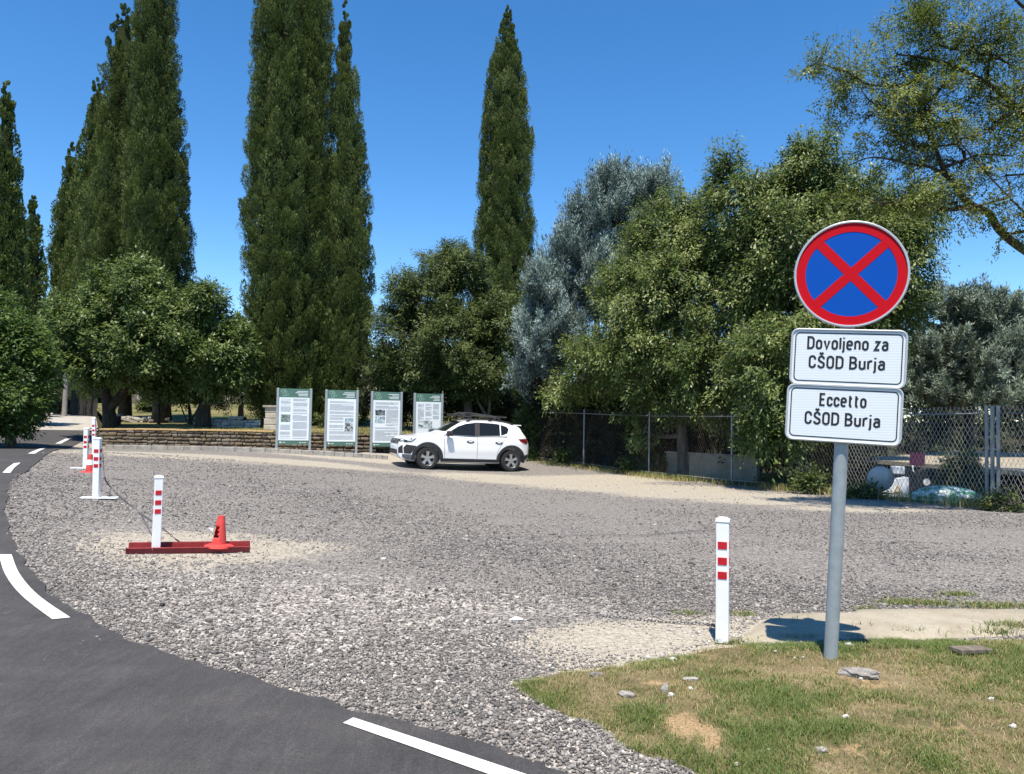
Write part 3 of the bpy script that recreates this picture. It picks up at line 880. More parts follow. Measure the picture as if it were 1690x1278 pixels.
# ------------------------------------------------------------------ road sign
def arc(cx, cy, rx, ry, a0, a1, n=10):
    return [(cx + rx * math.cos(R(a0 + (a1 - a0) * i / n)), cy + ry * math.sin(R(a0 + (a1 - a0) * i / n))) for i in range(n + 1)]
GL = {
 'D': (.46, [[(0, .07), (0, 1), (.18, 1)] + arc(.20, .72, .26, .28, 90, 0) + arc(.20, .28, .26, .28, 0, -90) + [(0, 0), (0, .08)]]),
 'O': (.44, [arc(.22, .76, .22, .24, 0, 180) + arc(.22, .24, .22, .24, 180, 360) + [(.44, .76), (.44, .78)]]),
 'C': (.42, [[(.42, .70)] + arc(.21, .77, .21, .23, 0, 180) + arc(.21, .23, .21, .23, 180, 360) + [(.42, .30)]]),
 'S': (.43, [[(.41, .76)] + arc(.215, .77, .195, .23, 10, 180) + arc(.20, .75, .18, .20, 180, 250, 5) + [(.27, .47)] + arc(.225, .26, .205, .22, 60, 0, 5) + arc(.215, .23, .215, .23, 0, -175)]),
 'B': (.45, [[(0, .52), (0, 1), (.2, 1)] + arc(.2, .765, .22, .235, 90, -90) + [(0, .53)], [(.18, .53), (.2, .53)] + arc(.2, .265, .25, .265, 90, -90) + [(0, 0), (0, .54)]]),
 'E': (.40, [[(.40, 1), (0, 1), (0, 0), (.40, 0)], [(0, .52), (.35, .52)]]),
 'o': (.38, [arc(.19, .50, .19, .21, 0, 180) + arc(.19, .20, .19, .20, 180, 360) + [(.38, .5), (.38, .52)]]),
 'e': (.38, [[(.01, .36), (.37, .36)] , [(.38, .34), (.38, .5)] + arc(.19, .50, .19, .21, 0, 180) + arc(.19, .20, .19, .20, 180, 320)]),
 'c': (.34, [[(.36, .48)] + arc(.18, .51, .18, .20, 0, 180) + arc(.18, .20, .18, .20, 180, 360)]),
 'a': (.37, [[(.03, .60)] + arc(.19, .52, .18, .19, 140, 0) + [(.37, 0)], [(.37, .41), (.18, .41)] + arc(.17, .205, .17, .205, 90, 270) + [(.22, 0), (.37, .1)]]),
 'n': (.37, [[(0, 0), (0, .71)], [(0, .48)] + arc(.185, .51, .185, .2, 170, 0) + [(.37, 0)]]),
 'u': (.37, [[(0, .71), (0, .2)] + arc(.185, .2, .185, .2, 180, 350) , [(.37, 0), (.37, .71)]]),
 'r': (.25, [[(0, 0), (0, .71)], [(0, .46)] + arc(.2, .49, .2, .22, 175, 65)]),
 'v': (.40, [[(0, .71), (.2, 0), (.4, .71)]]),
 'z': (.36, [[(0, .71), (.35, .71), (0, 0), (.37, 0)]]),
 'l': (.02, [[(0, 0), (0, 1)]]),
 'j': (.12, [[(.10, .71), (.10, -.12)] + arc(-.03, -.12, .13, .13, 0, -85), [(.10, .93), (.10, 1.03)]]),
 't': (.27, [[(.09, .94), (.09, .15)] + arc(.24, .15, .15, .15, 180, 275), [(0, .71), (.27, .71)]]),
}
GL['Š'] = (GL['S'][0], GL['S'][1] + [[(.08, 1.34), (.215, 1.20), (.35, 1.34)]])
def ribbon(mb, pts, wd, y0, y1, mi=0):
    pts = np.array(pts, float)
    keep = [0] + [i for i in range(1, len(pts)) if np.linalg.norm(pts[i] - pts[i - 1]) > 1e-5]
    pts = pts[keep]
    d = nrm(np.diff(pts, axis=0))
    nn = np.stack([-d[:, 1], d[:, 0]], -1)
    L, Rr = [], []
    for i in range(len(pts)):
        if i == 0: m = nn[0]; k = 1
        elif i == len(pts) - 1: m = nn[-1]; k = 1
        else:
            m = nn[i - 1] + nn[i]; m /= np.linalg.norm(m) + 1e-9
            k = 1 / max(.55, m @ nn[i])
        L.append(pts[i] + m * k * wd / 2); Rr.append(pts[i] - m * k * wd / 2)
    n = len(pts)
    vs = [(p[0], y0, p[1]) for p in L] + [(p[0], y0, p[1]) for p in Rr] + [(p[0], y1, p[1]) for p in L] + [(p[0], y1, p[1]) for p in Rr]
    fs = []
    for i in range(n - 1):
        fs += [(i, i + n, i + n + 1, i + 1), (i, i + 1, i + 1 + 2 * n, i + 2 * n), (i + n, i + 3 * n, i + 1 + 3 * n, i + n + 1)]
    fs += [(0, 2 * n, 3 * n, n), (n - 1, 2 * n - 1, 4 * n - 1, 3 * n - 1)]
    mb.add(vs, fs, mi)
def write(mb, text, xc, zb, cap, width, y0, y1, stroke=.15):
    adv = []
    x = 0
    for ch in text:
        if ch == ' ': x += .32; continue
        wd, st = GL[ch]
        if ch == 'j': x -= .10
        adv.append((x, st)); x += wd + .27
    tot = x - .27
    sc = (width - stroke * cap) / tot
    i = 0
    for x, st in adv:
        for poly in st:
            i += 1
            ribbon(mb, [(xc + (x - tot / 2 + px) * sc, zb + cap * (stroke / 2 + pz * (1 - stroke))) for px, pz in poly], stroke * cap, y0 - .00012 * (i % 5), y1)
def rrect(w_, h_, rad, cx=0, cz=0, n=6):
    return (arc(cx + w_ / 2 - rad, cz + h_ / 2 - rad, rad, rad, 0, 90, n) + arc(cx - w_ / 2 + rad, cz + h_ / 2 - rad, rad, rad, 90, 180, n)
            + arc(cx - w_ / 2 + rad, cz - h_ / 2 + rad, rad, rad, 180, 270, n) + arc(cx + w_ / 2 - rad, cz - h_ / 2 + rad, rad, rad, 270, 360, n))
def frame(mb, outer, inner, y0, y1, mi=0):
    n = len(outer)
    vs = [(x, y0, z) for x, z in outer] + [(x, y0, z) for x, z in inner] + [(x, y1, z) for x, z in outer] + [(x, y1, z) for x, z in inner]
    fs = []
    for i in range(n):
        j = (i + 1) % n
        fs += [(i, j, j + n, i + n), (i, i + 2 * n, j + 2 * n, j), (i + n, j + n, j + 3 * n, i + 3 * n), (i + 2 * n, i + 3 * n, j + 3 * n, j + 2 * n)]
    mb.add(vs, fs, mi)

foot = P(1371, 1098, 4.33)
top = P(1404, 453, 4.33)
ax = nrm(top - foot)
xa = nrm(np.array([1.0, -.36, 0])); xa = nrm(xa - ax * (xa @ ax)); ya = np.cross(ax, xa)
sg = empty('road_sign', foot, 'no stopping sign, blue and red disc above two white plates on a leaning grey pole', 'road sign')
sg.matrix_world = Matrix(((xa[0], ya[0], ax[0], foot[0]), (xa[1], ya[1], ax[1], foot[1]), (xa[2], ya[2], ax[2], foot[2]), (0, 0, 0, 1)))
MPX = 4.33 / F
hd = float(np.linalg.norm(top - foot))
b = MB(); b.tube([(0, .045, -.25), (0, .045, hd + .22)], .0375, 20)
b.build('pole', MAT['galv'], sg, smooth=True, angle=40)
RD = .300
b = MB()
b.lathe([(.0001, 0), (RD - .012, 0), (RD - .012, .004), (.0001, .004)], 72, 0, axis='y')
disc = b.build('sign_disc', MAT['sign_blue'], sg, smooth=True, angle=30)
disc.location = (0, -.006, hd)
b = MB(); b.lathe([(RD - .014, .002), (RD - .012, -.009), (RD - .005, -.010), (RD, -.006), (RD, .012), (RD - .014, .012), (RD - .014, .002)], 72, axis='y')
b.build('rim', MAT['galv_pale'], disc, smooth=True, angle=40)
b = MB(); n = 72
frame(b, [((RD - .0125) * math.cos(2 * math.pi * i / n), (RD - .0125) * math.sin(2 * math.pi * i / n)) for i in range(n)],
      [(.238 * math.cos(2 * math.pi * i / n), .238 * math.sin(2 * math.pi * i / n)) for i in range(n)], -.002, .001)
b.build('red_ring', MAT['sign_red'], disc)
b = MB()
for a in (45, -45):
    c_, s_ = math.cos(R(a)), math.sin(R(a))
    ribbon(b, [(-.243 * c_, -.243 * s_), (.243 * c_, .243 * s_)], .052, -.0014 - .0003 * (a > 0), .001)
b.build('red_cross', MAT['sign_red'], disc)
PW, PH = .592, .312
for (zc, lines) in ((591, [('Dovoljeno za', .420, .044), ('CŠOD Burja', .395, -.064)]), (684, [('Eccetto', .245, .040), ('CŠOD Burja', .392, -.066)])):
    pc = P(1394, zc, 4.33)
    h = float((pc - foot) @ ax)
    b = MB(); b.prism(rrect(PW, PH, .036), -.004, .004)
    pl = b.build('supplementary_plate', MAT['sign_white'], sg)
    pl.location = (.004 if zc < 600 else -.004, -.006, h)
    b = MB(); frame(b, rrect(PW + .012, PH + .012, .042), rrect(PW - .012, PH - .012, .030), -.011, .012)
    b.build('rim', MAT['galv_pale'], pl, bevel=.004)
    b = MB(); frame(b, rrect(PW - .034, PH - .034, .026), rrect(PW - .046, PH - .046, .020), -.0052, -.003)
    b.build('border_line', MAT['black'], pl)
    b = MB()
    for t_, wd, zb in lines: write(b, t_, -.004, zb, .074, wd, -.0056, -.003)
    b.build('lettering', MAT['black'], pl)
for z in (hd + .05, hd - .18, hd - .40, hd - .55, hd - .72, hd - .86):
    b = MB(); b.lathe([(.038, -.016), (.046, -.016), (.046, .016), (.038, .016), (.038, -.016)], 20, c=(0, .045, z)); b.box((0, .093, z), (.03, .03, .022))
    b.build('clamp', MAT['galv'], sg, smooth=True, angle=40)

# ------------------------------------------------------------------ bollards, beam, cones, chains
def bollard(foot, topp, label, rz, base=None, scale=1.0, wd=.08, red=(.165, .265, .355)):
    L = float(np.linalg.norm(np.asarray(topp) - foot))
    e = empty('bollard', foot, label, 'bollard', 'white bollards with red reflectors round the lot')
    d = Vector(nrm(np.asarray(topp) - foot))
    q = d.to_track_quat('Z', 'Y').to_matrix()
    e.rotation_euler = (Matrix.Rotation(0, 3, 'Z') @ Vector((0, 0, 1)).rotation_difference(d).to_matrix() @ Matrix.Rotation(rz, 3, 'Z')).to_euler()
    b = MB(); b.box((0, 0, (L - .03) / 2), (wd, wd, L - .03 + .02)); b.build('post', MAT['white'], e, bevel=.006)
    b = MB(); b.box((0, 0, L - .012), (wd + .007, wd + .007, .016)); b.box((0, 0, L + .002), (wd * .95, wd * .95, .013), taper=.6)
    b.build('cap', MAT['white'], e, bevel=.004)
    for f in red:
        z = L - f * L / .78 * .78 / .78 * .78 if False else L * (1 - f / .78)
        b = MB()
        for s_ in (-1, 1):
            b.box((0, s_ * wd / 2, z), (wd * .70, .006, .046)); b.box((s_ * wd / 2, 0, z), (.006, wd * .70, .046))
        b.build('reflector', MAT['red_refl'], e)
    if base:
        b = MB(); b.box((base[1], 0, .012), (base[0], .09, .02)); b.build('base_plate', MAT['white'], e, bevel=.004)
    return e
def up_from(f, px, py, Z): return P(px, py, Z)
B1 = on(1192, 4.85); B1[2] += .01
bollard(B1, P(1193, 856, 4.85), 'white bollard standing at the corner of the grass verge left of the road sign', R(-18))
B2 = P(257, 912, 7.74)
bollard(B2, P(262.5, 786, 7.74), 'white bollard standing in the red steel beam', R(28))
B3 = on(159, 10.1); bollard(B3, P(161.5, 723, 10.1), 'white bollard on a long white foot plate, hung with a slack chain', R(6), base=(.46, .04))
B4 = on(141, 15.0); bollard(B4, P(143, 707, 15.0), 'white bollard nearest the asphalt, with a traffic cone at its foot', R(5), base=(.44, -.05))
B5 = on(156, 18.5); bollard(B5, P(155, 690, 18.5), 'white bollard farthest away, next to the end of the stone wall', R(5))

# red steel beam lying on the gravel
a = P(209, 918, 7.70); bb = P(412, 902, 8.05)
v = bb - a; L = float(np.linalg.norm(v))
e = MB()
W2, H2, tk = .085, .062, .012
e.box((L / 2, -W2, H2 / 2), (L, tk, H2)); e.box((L / 2, W2, H2 / 2 + .012), (L, tk, H2 + .024)); e.box((L / 2, 0, .02), (L - .002, 2 * W2 - tk, tk))
e.box((L / 2, -W2 - .018, H2 - .004), (L - .004, .026, .010)); e.box((L / 2, W2 + .018, H2 + .018), (L - .004, .026, .010))
beam = e.build('steel_beam', MAT['red_steel'], bevel=.003)
beam.location = (a[0], a[1], float(T(a[0], a[1])) - .005)
beam.rotation_euler = (0, -math.atan2(float(T(bb[0], bb[1]) - T(a[0], a[1])), L), math.atan2(v[1], v[0]))
tag(beam, 'rusty red steel beam lying on gravel, carrying a bollard and a cone', 'steel beam')

def cone(px, py, Z, hgt, label, damaged=False, band=False, lift=0):
    c = on(px, Z); c[2] += lift
    e = empty('traffic_cone', c, label, 'traffic cone')
    b = MB()
    rb, rt = hgt * .30, hgt * .105
    prof = [(rb + .03, 0), (rb + .05, .012), (rb + .045, .026), (rb * .80, .045)] if damaged else []
    n0 = .045 if damaged else .03
    prof += [(rb * .72 + (rt - rb * .72) * t, n0 + (hgt - n0) * t) for t in np.linspace(0, 1, 14)] + [(rt * .7, hgt - .003), (rt * .7, hgt - .06)]
    rr = random.Random(3)
    sk = (lambda v, k, i: 7 <= i <= 11 and (11 - (i % 3)) <= k <= 14 + (i % 2)) if damaged else None
    b.lathe(prof, 24, skip=sk)
    body = b.build('cone_body', MAT['cone'], e, smooth=True, angle=50)
    if damaged:
        sol = body.modifiers.new('thick', 'SOLIDIFY'); sol.thickness = .006
        body.rotation_euler = (0, R(3), R(40))
        b = MB(); b.add([(-.045, -.03, hgt * .62), (-.09, -.05, hgt * .66), (-.10, -.045, hgt * .60), (-.055, -.035, hgt * .52), (-.045, -.036, hgt * .62), (-.09, -.056, hgt * .66), (-.10, -.051, hgt * .60), (-.055, -.041, hgt * .52)],
                        [(0, 1, 2, 3), (7, 6, 5, 4), (0, 4, 5, 1), (1, 5, 6, 2), (2, 6, 7, 3), (3, 7, 4, 0)])
        b.build('torn_flap', MAT['white'], e)
    else:
        b = MB(); b.box((0, 0, .012), (hgt * .78, hgt * .78, .024), taper=.92); b.build('base', MAT['cone'], e, bevel=.006)
    if band:
        f = lambda t: rb * .72 + (rt - rb * .72) * t + .004
        b = MB(); b.lathe([(f(.36), .03 + (hgt - .03) * .36), (f(.68), .03 + (hgt - .03) * .68)], 24); b.build('white_band', MAT['white'], e, smooth=True)
    return e
cone(361, 901, 7.96, .33, 'battered orange cone with a torn side lying in the red steel beam', True, lift=.03)
cone(148, 786, 14.2, .33, 'small orange cone with a white band at the foot of a bollard', band=True)

def chain(pts, label, link_l=.036, rad=.0030):
    pts = smooth_line(pts, 10)
    pts = np.array(pts); s = np.concatenate([[0], np.cumsum(np.linalg.norm(np.diff(pts, axis=0), axis=1))])
    n = int(s[-1] / (link_l * .78))
    b = MB()
    for i in range(n):
        t0 = s[-1] * i / n; t1 = s[-1] * (i + 1) / n
        p = np.array([np.interp((t0 + t1) / 2, s, pts[:, k]) for k in range(3)])
        d = nrm(np.array([np.interp(t1, s, pts[:, k]) - np.interp(t0, s, pts[:, k]) for k in range(3)]))
        u = np.cross(d, [0, 0, 1.]) if abs(d[2]) < .9 else np.cross(d, [1., 0, 0]); u = nrm(u); wv = np.cross(d, u)
        if i % 2: u = wv
        hl, hw = link_l / 2 - rad, link_l * .26
        ring = [p + d * (hl * math.cos(a)) * 1.0 + u * (hw * math.sin(a)) for a in np.linspace(0, 2 * math.pi, 9)]
        b.tube(ring, rad, 4, cap=False)
    o = b.build('chain', MAT['chain'])
    return tag(o, label, 'chain')
def gp(px, py, dz=.012):
    p = hit(px, py); return p + np.array([0, 0, dz])
t3 = P(166, 735, 10.15)
chain([t3, P(170, 752, 10.15), P(171, 772, 10.15), P(174, 792, 10.1), gp(183, 806), gp(196, 820), gp(212, 833), gp(232, 850), P(253, 862, 7.8)],
      'dark slack chain hanging from a bollard and trailing to the red beam')
chain([P(268, 872, 7.8), P(278, 880, 7.9), P(290, 890, 7.95), gp(297, 897)], 'short dark chain end trailing to the gravel behind the red beam bollard')
chain([P(1184, 1036, 4.86), gp(1172, 1034), gp(1140, 1031), gp(1100, 1029), gp(1060, 1026), gp(1020, 1022), gp(985, 1018)], 'dark chain lying on the gravel left of the verge corner bollard', .032, .0034)
chain([gp(1178, 876), gp(1120, 880), gp(1060, 885), gp(1000, 884), gp(900, 887), gp(800, 888), gp(700, 890)], 'long thin chain lying across the open gravel behind the verge corner bollard', .034, .0026)

# ------------------------------------------------------------------ stone wall, pillar, rubble
def stone_course_wall(name, p0, p1, h, th, label, cat, mat, course=.125, seed=1, jl=(.11, .34), coping=None, group=None, rough=.018, zf=None):
    q = np.random.default_rng(seed)
    p0 = np.asarray(p0, float); p1 = np.asarray(p1, float)
    L = np.linalg.norm(p1 - p0); ang = math.atan2(p1[1] - p0[1], p1[0] - p0[0])
    z0 = float((zf or T)(*p0)); z1 = float((zf or T)(*p1))
    e = empty(name, (p0[0], p0[1], z0), label, cat, group, ang)
    sl = (z1 - z0) / L
    core = MB(); core.add([(0, 0.03, -.2), (L, .03, -.2 + sl * L), (L, th - .03, -.2 + sl * L), (0, th - .03, -.2), (0, .03, h - .02), (L, .03, h - .02), (L, th - .03, h - .02), (0, th - .03, h - .02)],
                          [(3, 2, 1, 0), (4, 5, 6, 7), (0, 1, 5, 4), (1, 2, 6, 5), (2, 3, 7, 6), (3, 0, 4, 7)])
    core.build('mortar_core', MAT['mortar'], e)
    V, Fs, Tn = [], [], []
    z = -.1; row = 0
    while z < h - .02:
        ch = course * q.uniform(.75, 1.3)
        if z + ch > h - .05: ch = h - z
        x = -q.uniform(0, .2)
        while x < L:
            l = q.uniform(*jl) * (1.2 if ch > course else .9)
            x0, x1 = max(x, 0) + .008, min(x + l, L) - .008
            if x1 - x0 > .03:
                lift = sl * x0
                zt = z + lift * (1 - max(z, 0) / h)
                f = -.012 - q.uniform(0, rough)
                cs = np.array([[x0, zt + .007], [x1, zt + .007], [x1, zt + ch - .007], [x0, zt + ch - .007]]) + q.uniform(-.02, .02, (4, 2))
                ins = cs.mean(0) + (cs - cs.mean(0)) * .84
                b0 = [(c_[0], .04, c_[1]) for c_ in cs]; b1 = [(c_[0], f + .012, c_[1]) for c_ in cs]; b2 = [(c_[0], f - q.uniform(0, .008), c_[1]) for c_ in ins]
                o_ = len(V); V += b0 + b1 + b2
                for k_ in range(4):
                    j_ = (k_ + 1) % 4
                    Fs += [(o_ + k_, o_ + j_, o_ + 4 + j_, o_ + 4 + k_), (o_ + 4 + k_, o_ + 4 + j_, o_ + 8 + j_, o_ + 8 + k_)]
                Fs += [(o_ + 8, o_ + 9, o_ + 10, o_ + 11)]
                Tn += [q.uniform(0, 1)] * 12
            x += l
        z += ch; row += 1
    np_mesh('stone_facing', np.array(V), np.array(Fs), mat, e, tint=np.array(Tn))
    if coping:
        b = MB()
        n = int(L / .35)
        for i in range(n):
            x0, x1 = L * i / n, L * (i + 1) / n
            if x1 > coping[1]: break
            zt = h + .012 + (vnoise(np.array([i * .7]), np.array([0.]), 5)[0] - .5) * .03
            b.box(((x0 + x1) / 2, th / 2 - .01, zt), (x1 - x0 - .0, th + .06, .05))
        b.build('coping', coping[0], e, bevel=.01)
    return e
wall_h = float(P(163, 709, WZ)[2] - T(*WL))
stone_course_wall('stone_wall', WL, WR, wall_h, .42, 'low brown rubble stone wall with ochre earth on top along the back of the lot', 'stone wall', MAT['rubble'], seed=4,
                  coping=(MAT['coping'], 6.1))
pa = P(436, 693, 28.0)[:2]; pb_ = P(457, 693, 28.0)[:2]
e = empty('stone_pillar', (*pa, float(Lawn(*pa))), 'pale stone block pillar behind the wall at the left end of the boards', 'pillar')
zt = float(P(446, 672, 28)[2] - Lawn(*pa)); wdt = float(np.linalg.norm(pb_ - pa))
b = MB(); hh_ = 0
q = np.random.default_rng(8)
for i, fr in enumerate((.32, .24, .22, .22)):
    hgt = (zt + .1) * fr
    b.box((wdt / 2 + q.uniform(-.02, .02), .22, hh_ - .1 + hgt / 2), (wdt + q.uniform(-.05, .03), .42, hgt - .01)); hh_ += hgt
b.build('pillar_shaft', concrete_material('pillar_limestone', (.36, .32, .25), (.48, .44, .36), (.58, .55, .48)), e, bevel=.02)
b = MB(); b.box((wdt / 2, .22, zt + .02), (wdt + .12, .54, .08)); b.build('cap_stone', MAT['kerb'], e, bevel=.015)
stone_course_wall('ruined_wall', P(345, 700, 29.5)[:2], P(430, 700, 29.5)[:2], .30, .4, 'low remnant of pale rough stone wall on the lawn near the pillar', 'stone wall', MAT['pale_stone'], course=.14, seed=9,
                  rough=.05, zf=Lawn)
c = P(420, 697, 29.4)
stone_course_wall('ruined_wall', P(376, 700, 29.45)[:2], P(402, 700, 29.45)[:2], .44, .36, 'taller pale stone stub built on the ruined wall remnant', 'stone wall', MAT['pale_stone'], course=.2, seed=12, rough=.04, zf=Lawn)
c = on(235, 33, Lawn)
b = MB()
for i in range(60):
    rr = random.Random(i)
    b.box((rr.gauss(0, .55), rr.gauss(0, .25), rr.uniform(0, .16)), (rr.uniform(.15, .5), rr.uniform(.1, .2), rr.uniform(.05, .12)), rot=Matrix.Rotation(rr.uniform(0, 3), 3, 'Z') @ Matrix.Rotation(rr.uniform(-.5, .5), 3, 'Y'))
o = b.build('stone_heap', MAT['kerb'], bevel=.01); o.location = c
tag(o, 'low heap of grey stones on the dry lawn beside a dark ivy trunk', 'stone heap')
c = on(187, 29.5, Lawn)
e = empty('stone_bench', c, 'dark stone bench with a thick slab seat beside the forked tree trunk', 'bench', rz=.1)
b = MB(); b.box((0, 0, .40), (.62, .36, .10)); b.build('seat', MAT['kerb'], e, bevel=.02)
b = MB(); b.box((0, 0, .15), (.46, .30, .42)); b.build('base', MAT['mortar'], e, bevel=.02)

# ------------------------------------------------------------------ information boards
def board(x0, y0, x1, y1, ybot, Z0, Z1, label, layout):
    """x0,y0 top left, x1,y1 top right corner in the photo, at depths Z0, Z1"""
    A, B = P(x0, y0, Z0), P(x1, y1, Z1)
    v = B - A; wd = float(np.hypot(v[0], v[1]))
    mid = (A + B) / 2
    zg = float(T(mid[0], mid[1]))
    Ht = float(mid[2] - zg)
    e = empty('information_board', (A[0], A[1], zg), label, 'information board', 'green and white information boards', math.atan2(v[1], v[0]))
    pw = .075
    for xx in (pw / 2, wd - pw / 2):
        b = MB(); b.box((xx, 0, Ht / 2 - .1), (pw, .09, Ht + .2)); b.build('post', MAT['galv_pale'] if False else MAT['galv'], e, bevel=.008)
    x_0, x_1 = pw + .004, wd - pw - .004
    w_ = x_1 - x_0; xc = wd / 2
    zb, z1_, z2_, zt_ = .24, .37, Ht - .30, Ht - .01
    b = MB(); b.box((xc, 0, (zb + zt_) / 2), (w_, .03, zt_ - zb)); pn_ = b.build('panel', MAT['board_green'], e)
    b = MB(); b.box((xc, -.018, (z1_ + z2_) / 2), (w_ - .004, .008, z2_ - z1_)); sh_ = b.build('white_sheet', MAT['board_white'], e)
    yf = -.0235
    # emblem: loose leaf outlines
    b = MB()
    for (ox, oz, sc, an) in ((.12, .22, .07, 20), (.20, .21, .05, -35), (.17, .12, .075, 70), (.25, .10, .055, 10)):
        pts = [(ox + sc * math.cos(R(t)) * math.cos(R(an)) - .55 * sc * math.sin(R(t)) * math.sin(R(an)), zt_ - .30 + oz + sc * math.cos(R(t)) * math.sin(R(an)) + .55 * sc * math.sin(R(t)) * math.cos(R(an))) for t in range(0, 330, 25)]
        ribbon(b, [(x_0 + px, pz) for px, pz in pts], .009, -.0185, -.014)
    b.build('emblem', MAT['print_pale'], pn_)
    b = MB(); rr = random.Random(int(x0))
    for i in range(4):
        l = rr.uniform(.22, .42) * w_
        b.box((x_1 - .05 - l / 2, -.016, zt_ - .085 - i * .048), (l, .004, .020))
    for i in range(3): b.box((x_1 - .05 - .22 + i * .08, -.016, zb + .06), (.05, .004, .02))
    b.box((x_0 + .07, -.016, zb + .065), (.05, .004, .045)); b.box((x_0 + .18, -.016, zb + .065), (.11, .004, .015))
    b.build('heading_lettering', MAT['board_white'], pn_)
    tb = MB()
    for (c0, c1, t0, t1) in layout['text']:
        z = z2_ - (z2_ - z1_) * t0
        while z > z2_ - (z2_ - z1_) * t1:
            if rr.random() < .10: z -= .032; continue
            x = x_0 + w_ * c0; xe = x_0 + w_ * c1
            if rr.random() < .15: xe = x + (xe - x) * rr.uniform(.4, .9)
            tb.box(((x + xe) / 2, yf, z), (xe - x, .003, .0085)); z -= .0215
    tb.build('print', MAT['print_grey'], sh_)
    for i, (c0, c1, t0, t1, style) in enumerate(layout['pics']):
        t = NT('photo_print_%s_%d' % ('abcd'[board.n], i))
        cc = t.noise(t.coord(), (16, 9, 11, 6)[board.n], 4, .6, 1.2)
        dk, md, lt = {'leaf': ((.02, .04, .03), (.12, .17, .14), (.40, .48, .44)), 'bw': ((.01, .012, .014), (.08, .09, .10), (.5, .54, .56)), 'sky': ((.12, .16, .20), (.30, .40, .46), (.62, .68, .70)), 'ink': ((.10, .13, .13), (.36, .42, .42), (.66, .72, .73))}[style]
        t.set(color=t.ramp(cc, [(.36, dk), (.5, md), (.62, lt)]), rough=.4)
        b = MB(); b.box((x_0 + w_ * (c0 + c1) / 2, yf + .001, z2_ - (z2_ - z1_) * (t0 + t1) / 2), (w_ * (c1 - c0), .004, (z2_ - z1_) * (t1 - t0)))
        b.build('picture', t.mat, sh_)
    board.n += 1
    return e
board.n = 0
board(457, 640.5, 515.5, 642, 742, 25.0, 25.35, 'information board with narrow left text column and one dark picture, first from the pillar',
      {'text': [(.06, .38, .04, .36), (.46, .93, .03, .09), (.46, .93, .12, .96), (.06, .38, .64, .76), (.06, .38, .80, .96)], 'pics': [(.07, .38, .40, .57, 'leaf')]})
board(537, 643, 592, 644.6, 745, 25.6, 25.95, 'information board with full width text and a dark picture at its lower right',
      {'text': [(.08, .92, .06, .42), (.08, .57, .44, .74), (.08, .92, .76, .96)], 'pics': [(.62, .92, .45, .56, 'sky'), (.62, .92, .57, .76, 'bw')]})
board(612.5, 645.6, 664.5, 647.6, 748, 26.2, 26.6, 'information board with two stacked pictures at its left, partly behind the car bonnet',
      {'text': [(.08, .93, .05, .20), (.08, .44, .2, .2), (.48, .93, .22, .6), (.08, .93, .62, .96)], 'pics': [(.08, .44, .22, .36, 'bw'), (.08, .44, .38, .54, 'sky')]})
board(683, 648.6, 731.5, 650.5, 750, 26.7, 27.1, 'information board with three list columns, standing behind the windscreen of the car',
      {'text': [(.08, .32, .05, .42), (.38, .62, .05, .42), (.68, .92, .05, .40), (.5, .92, .6, .9)], 'pics': [(.10, .66, .44, .62, 'ink')]})

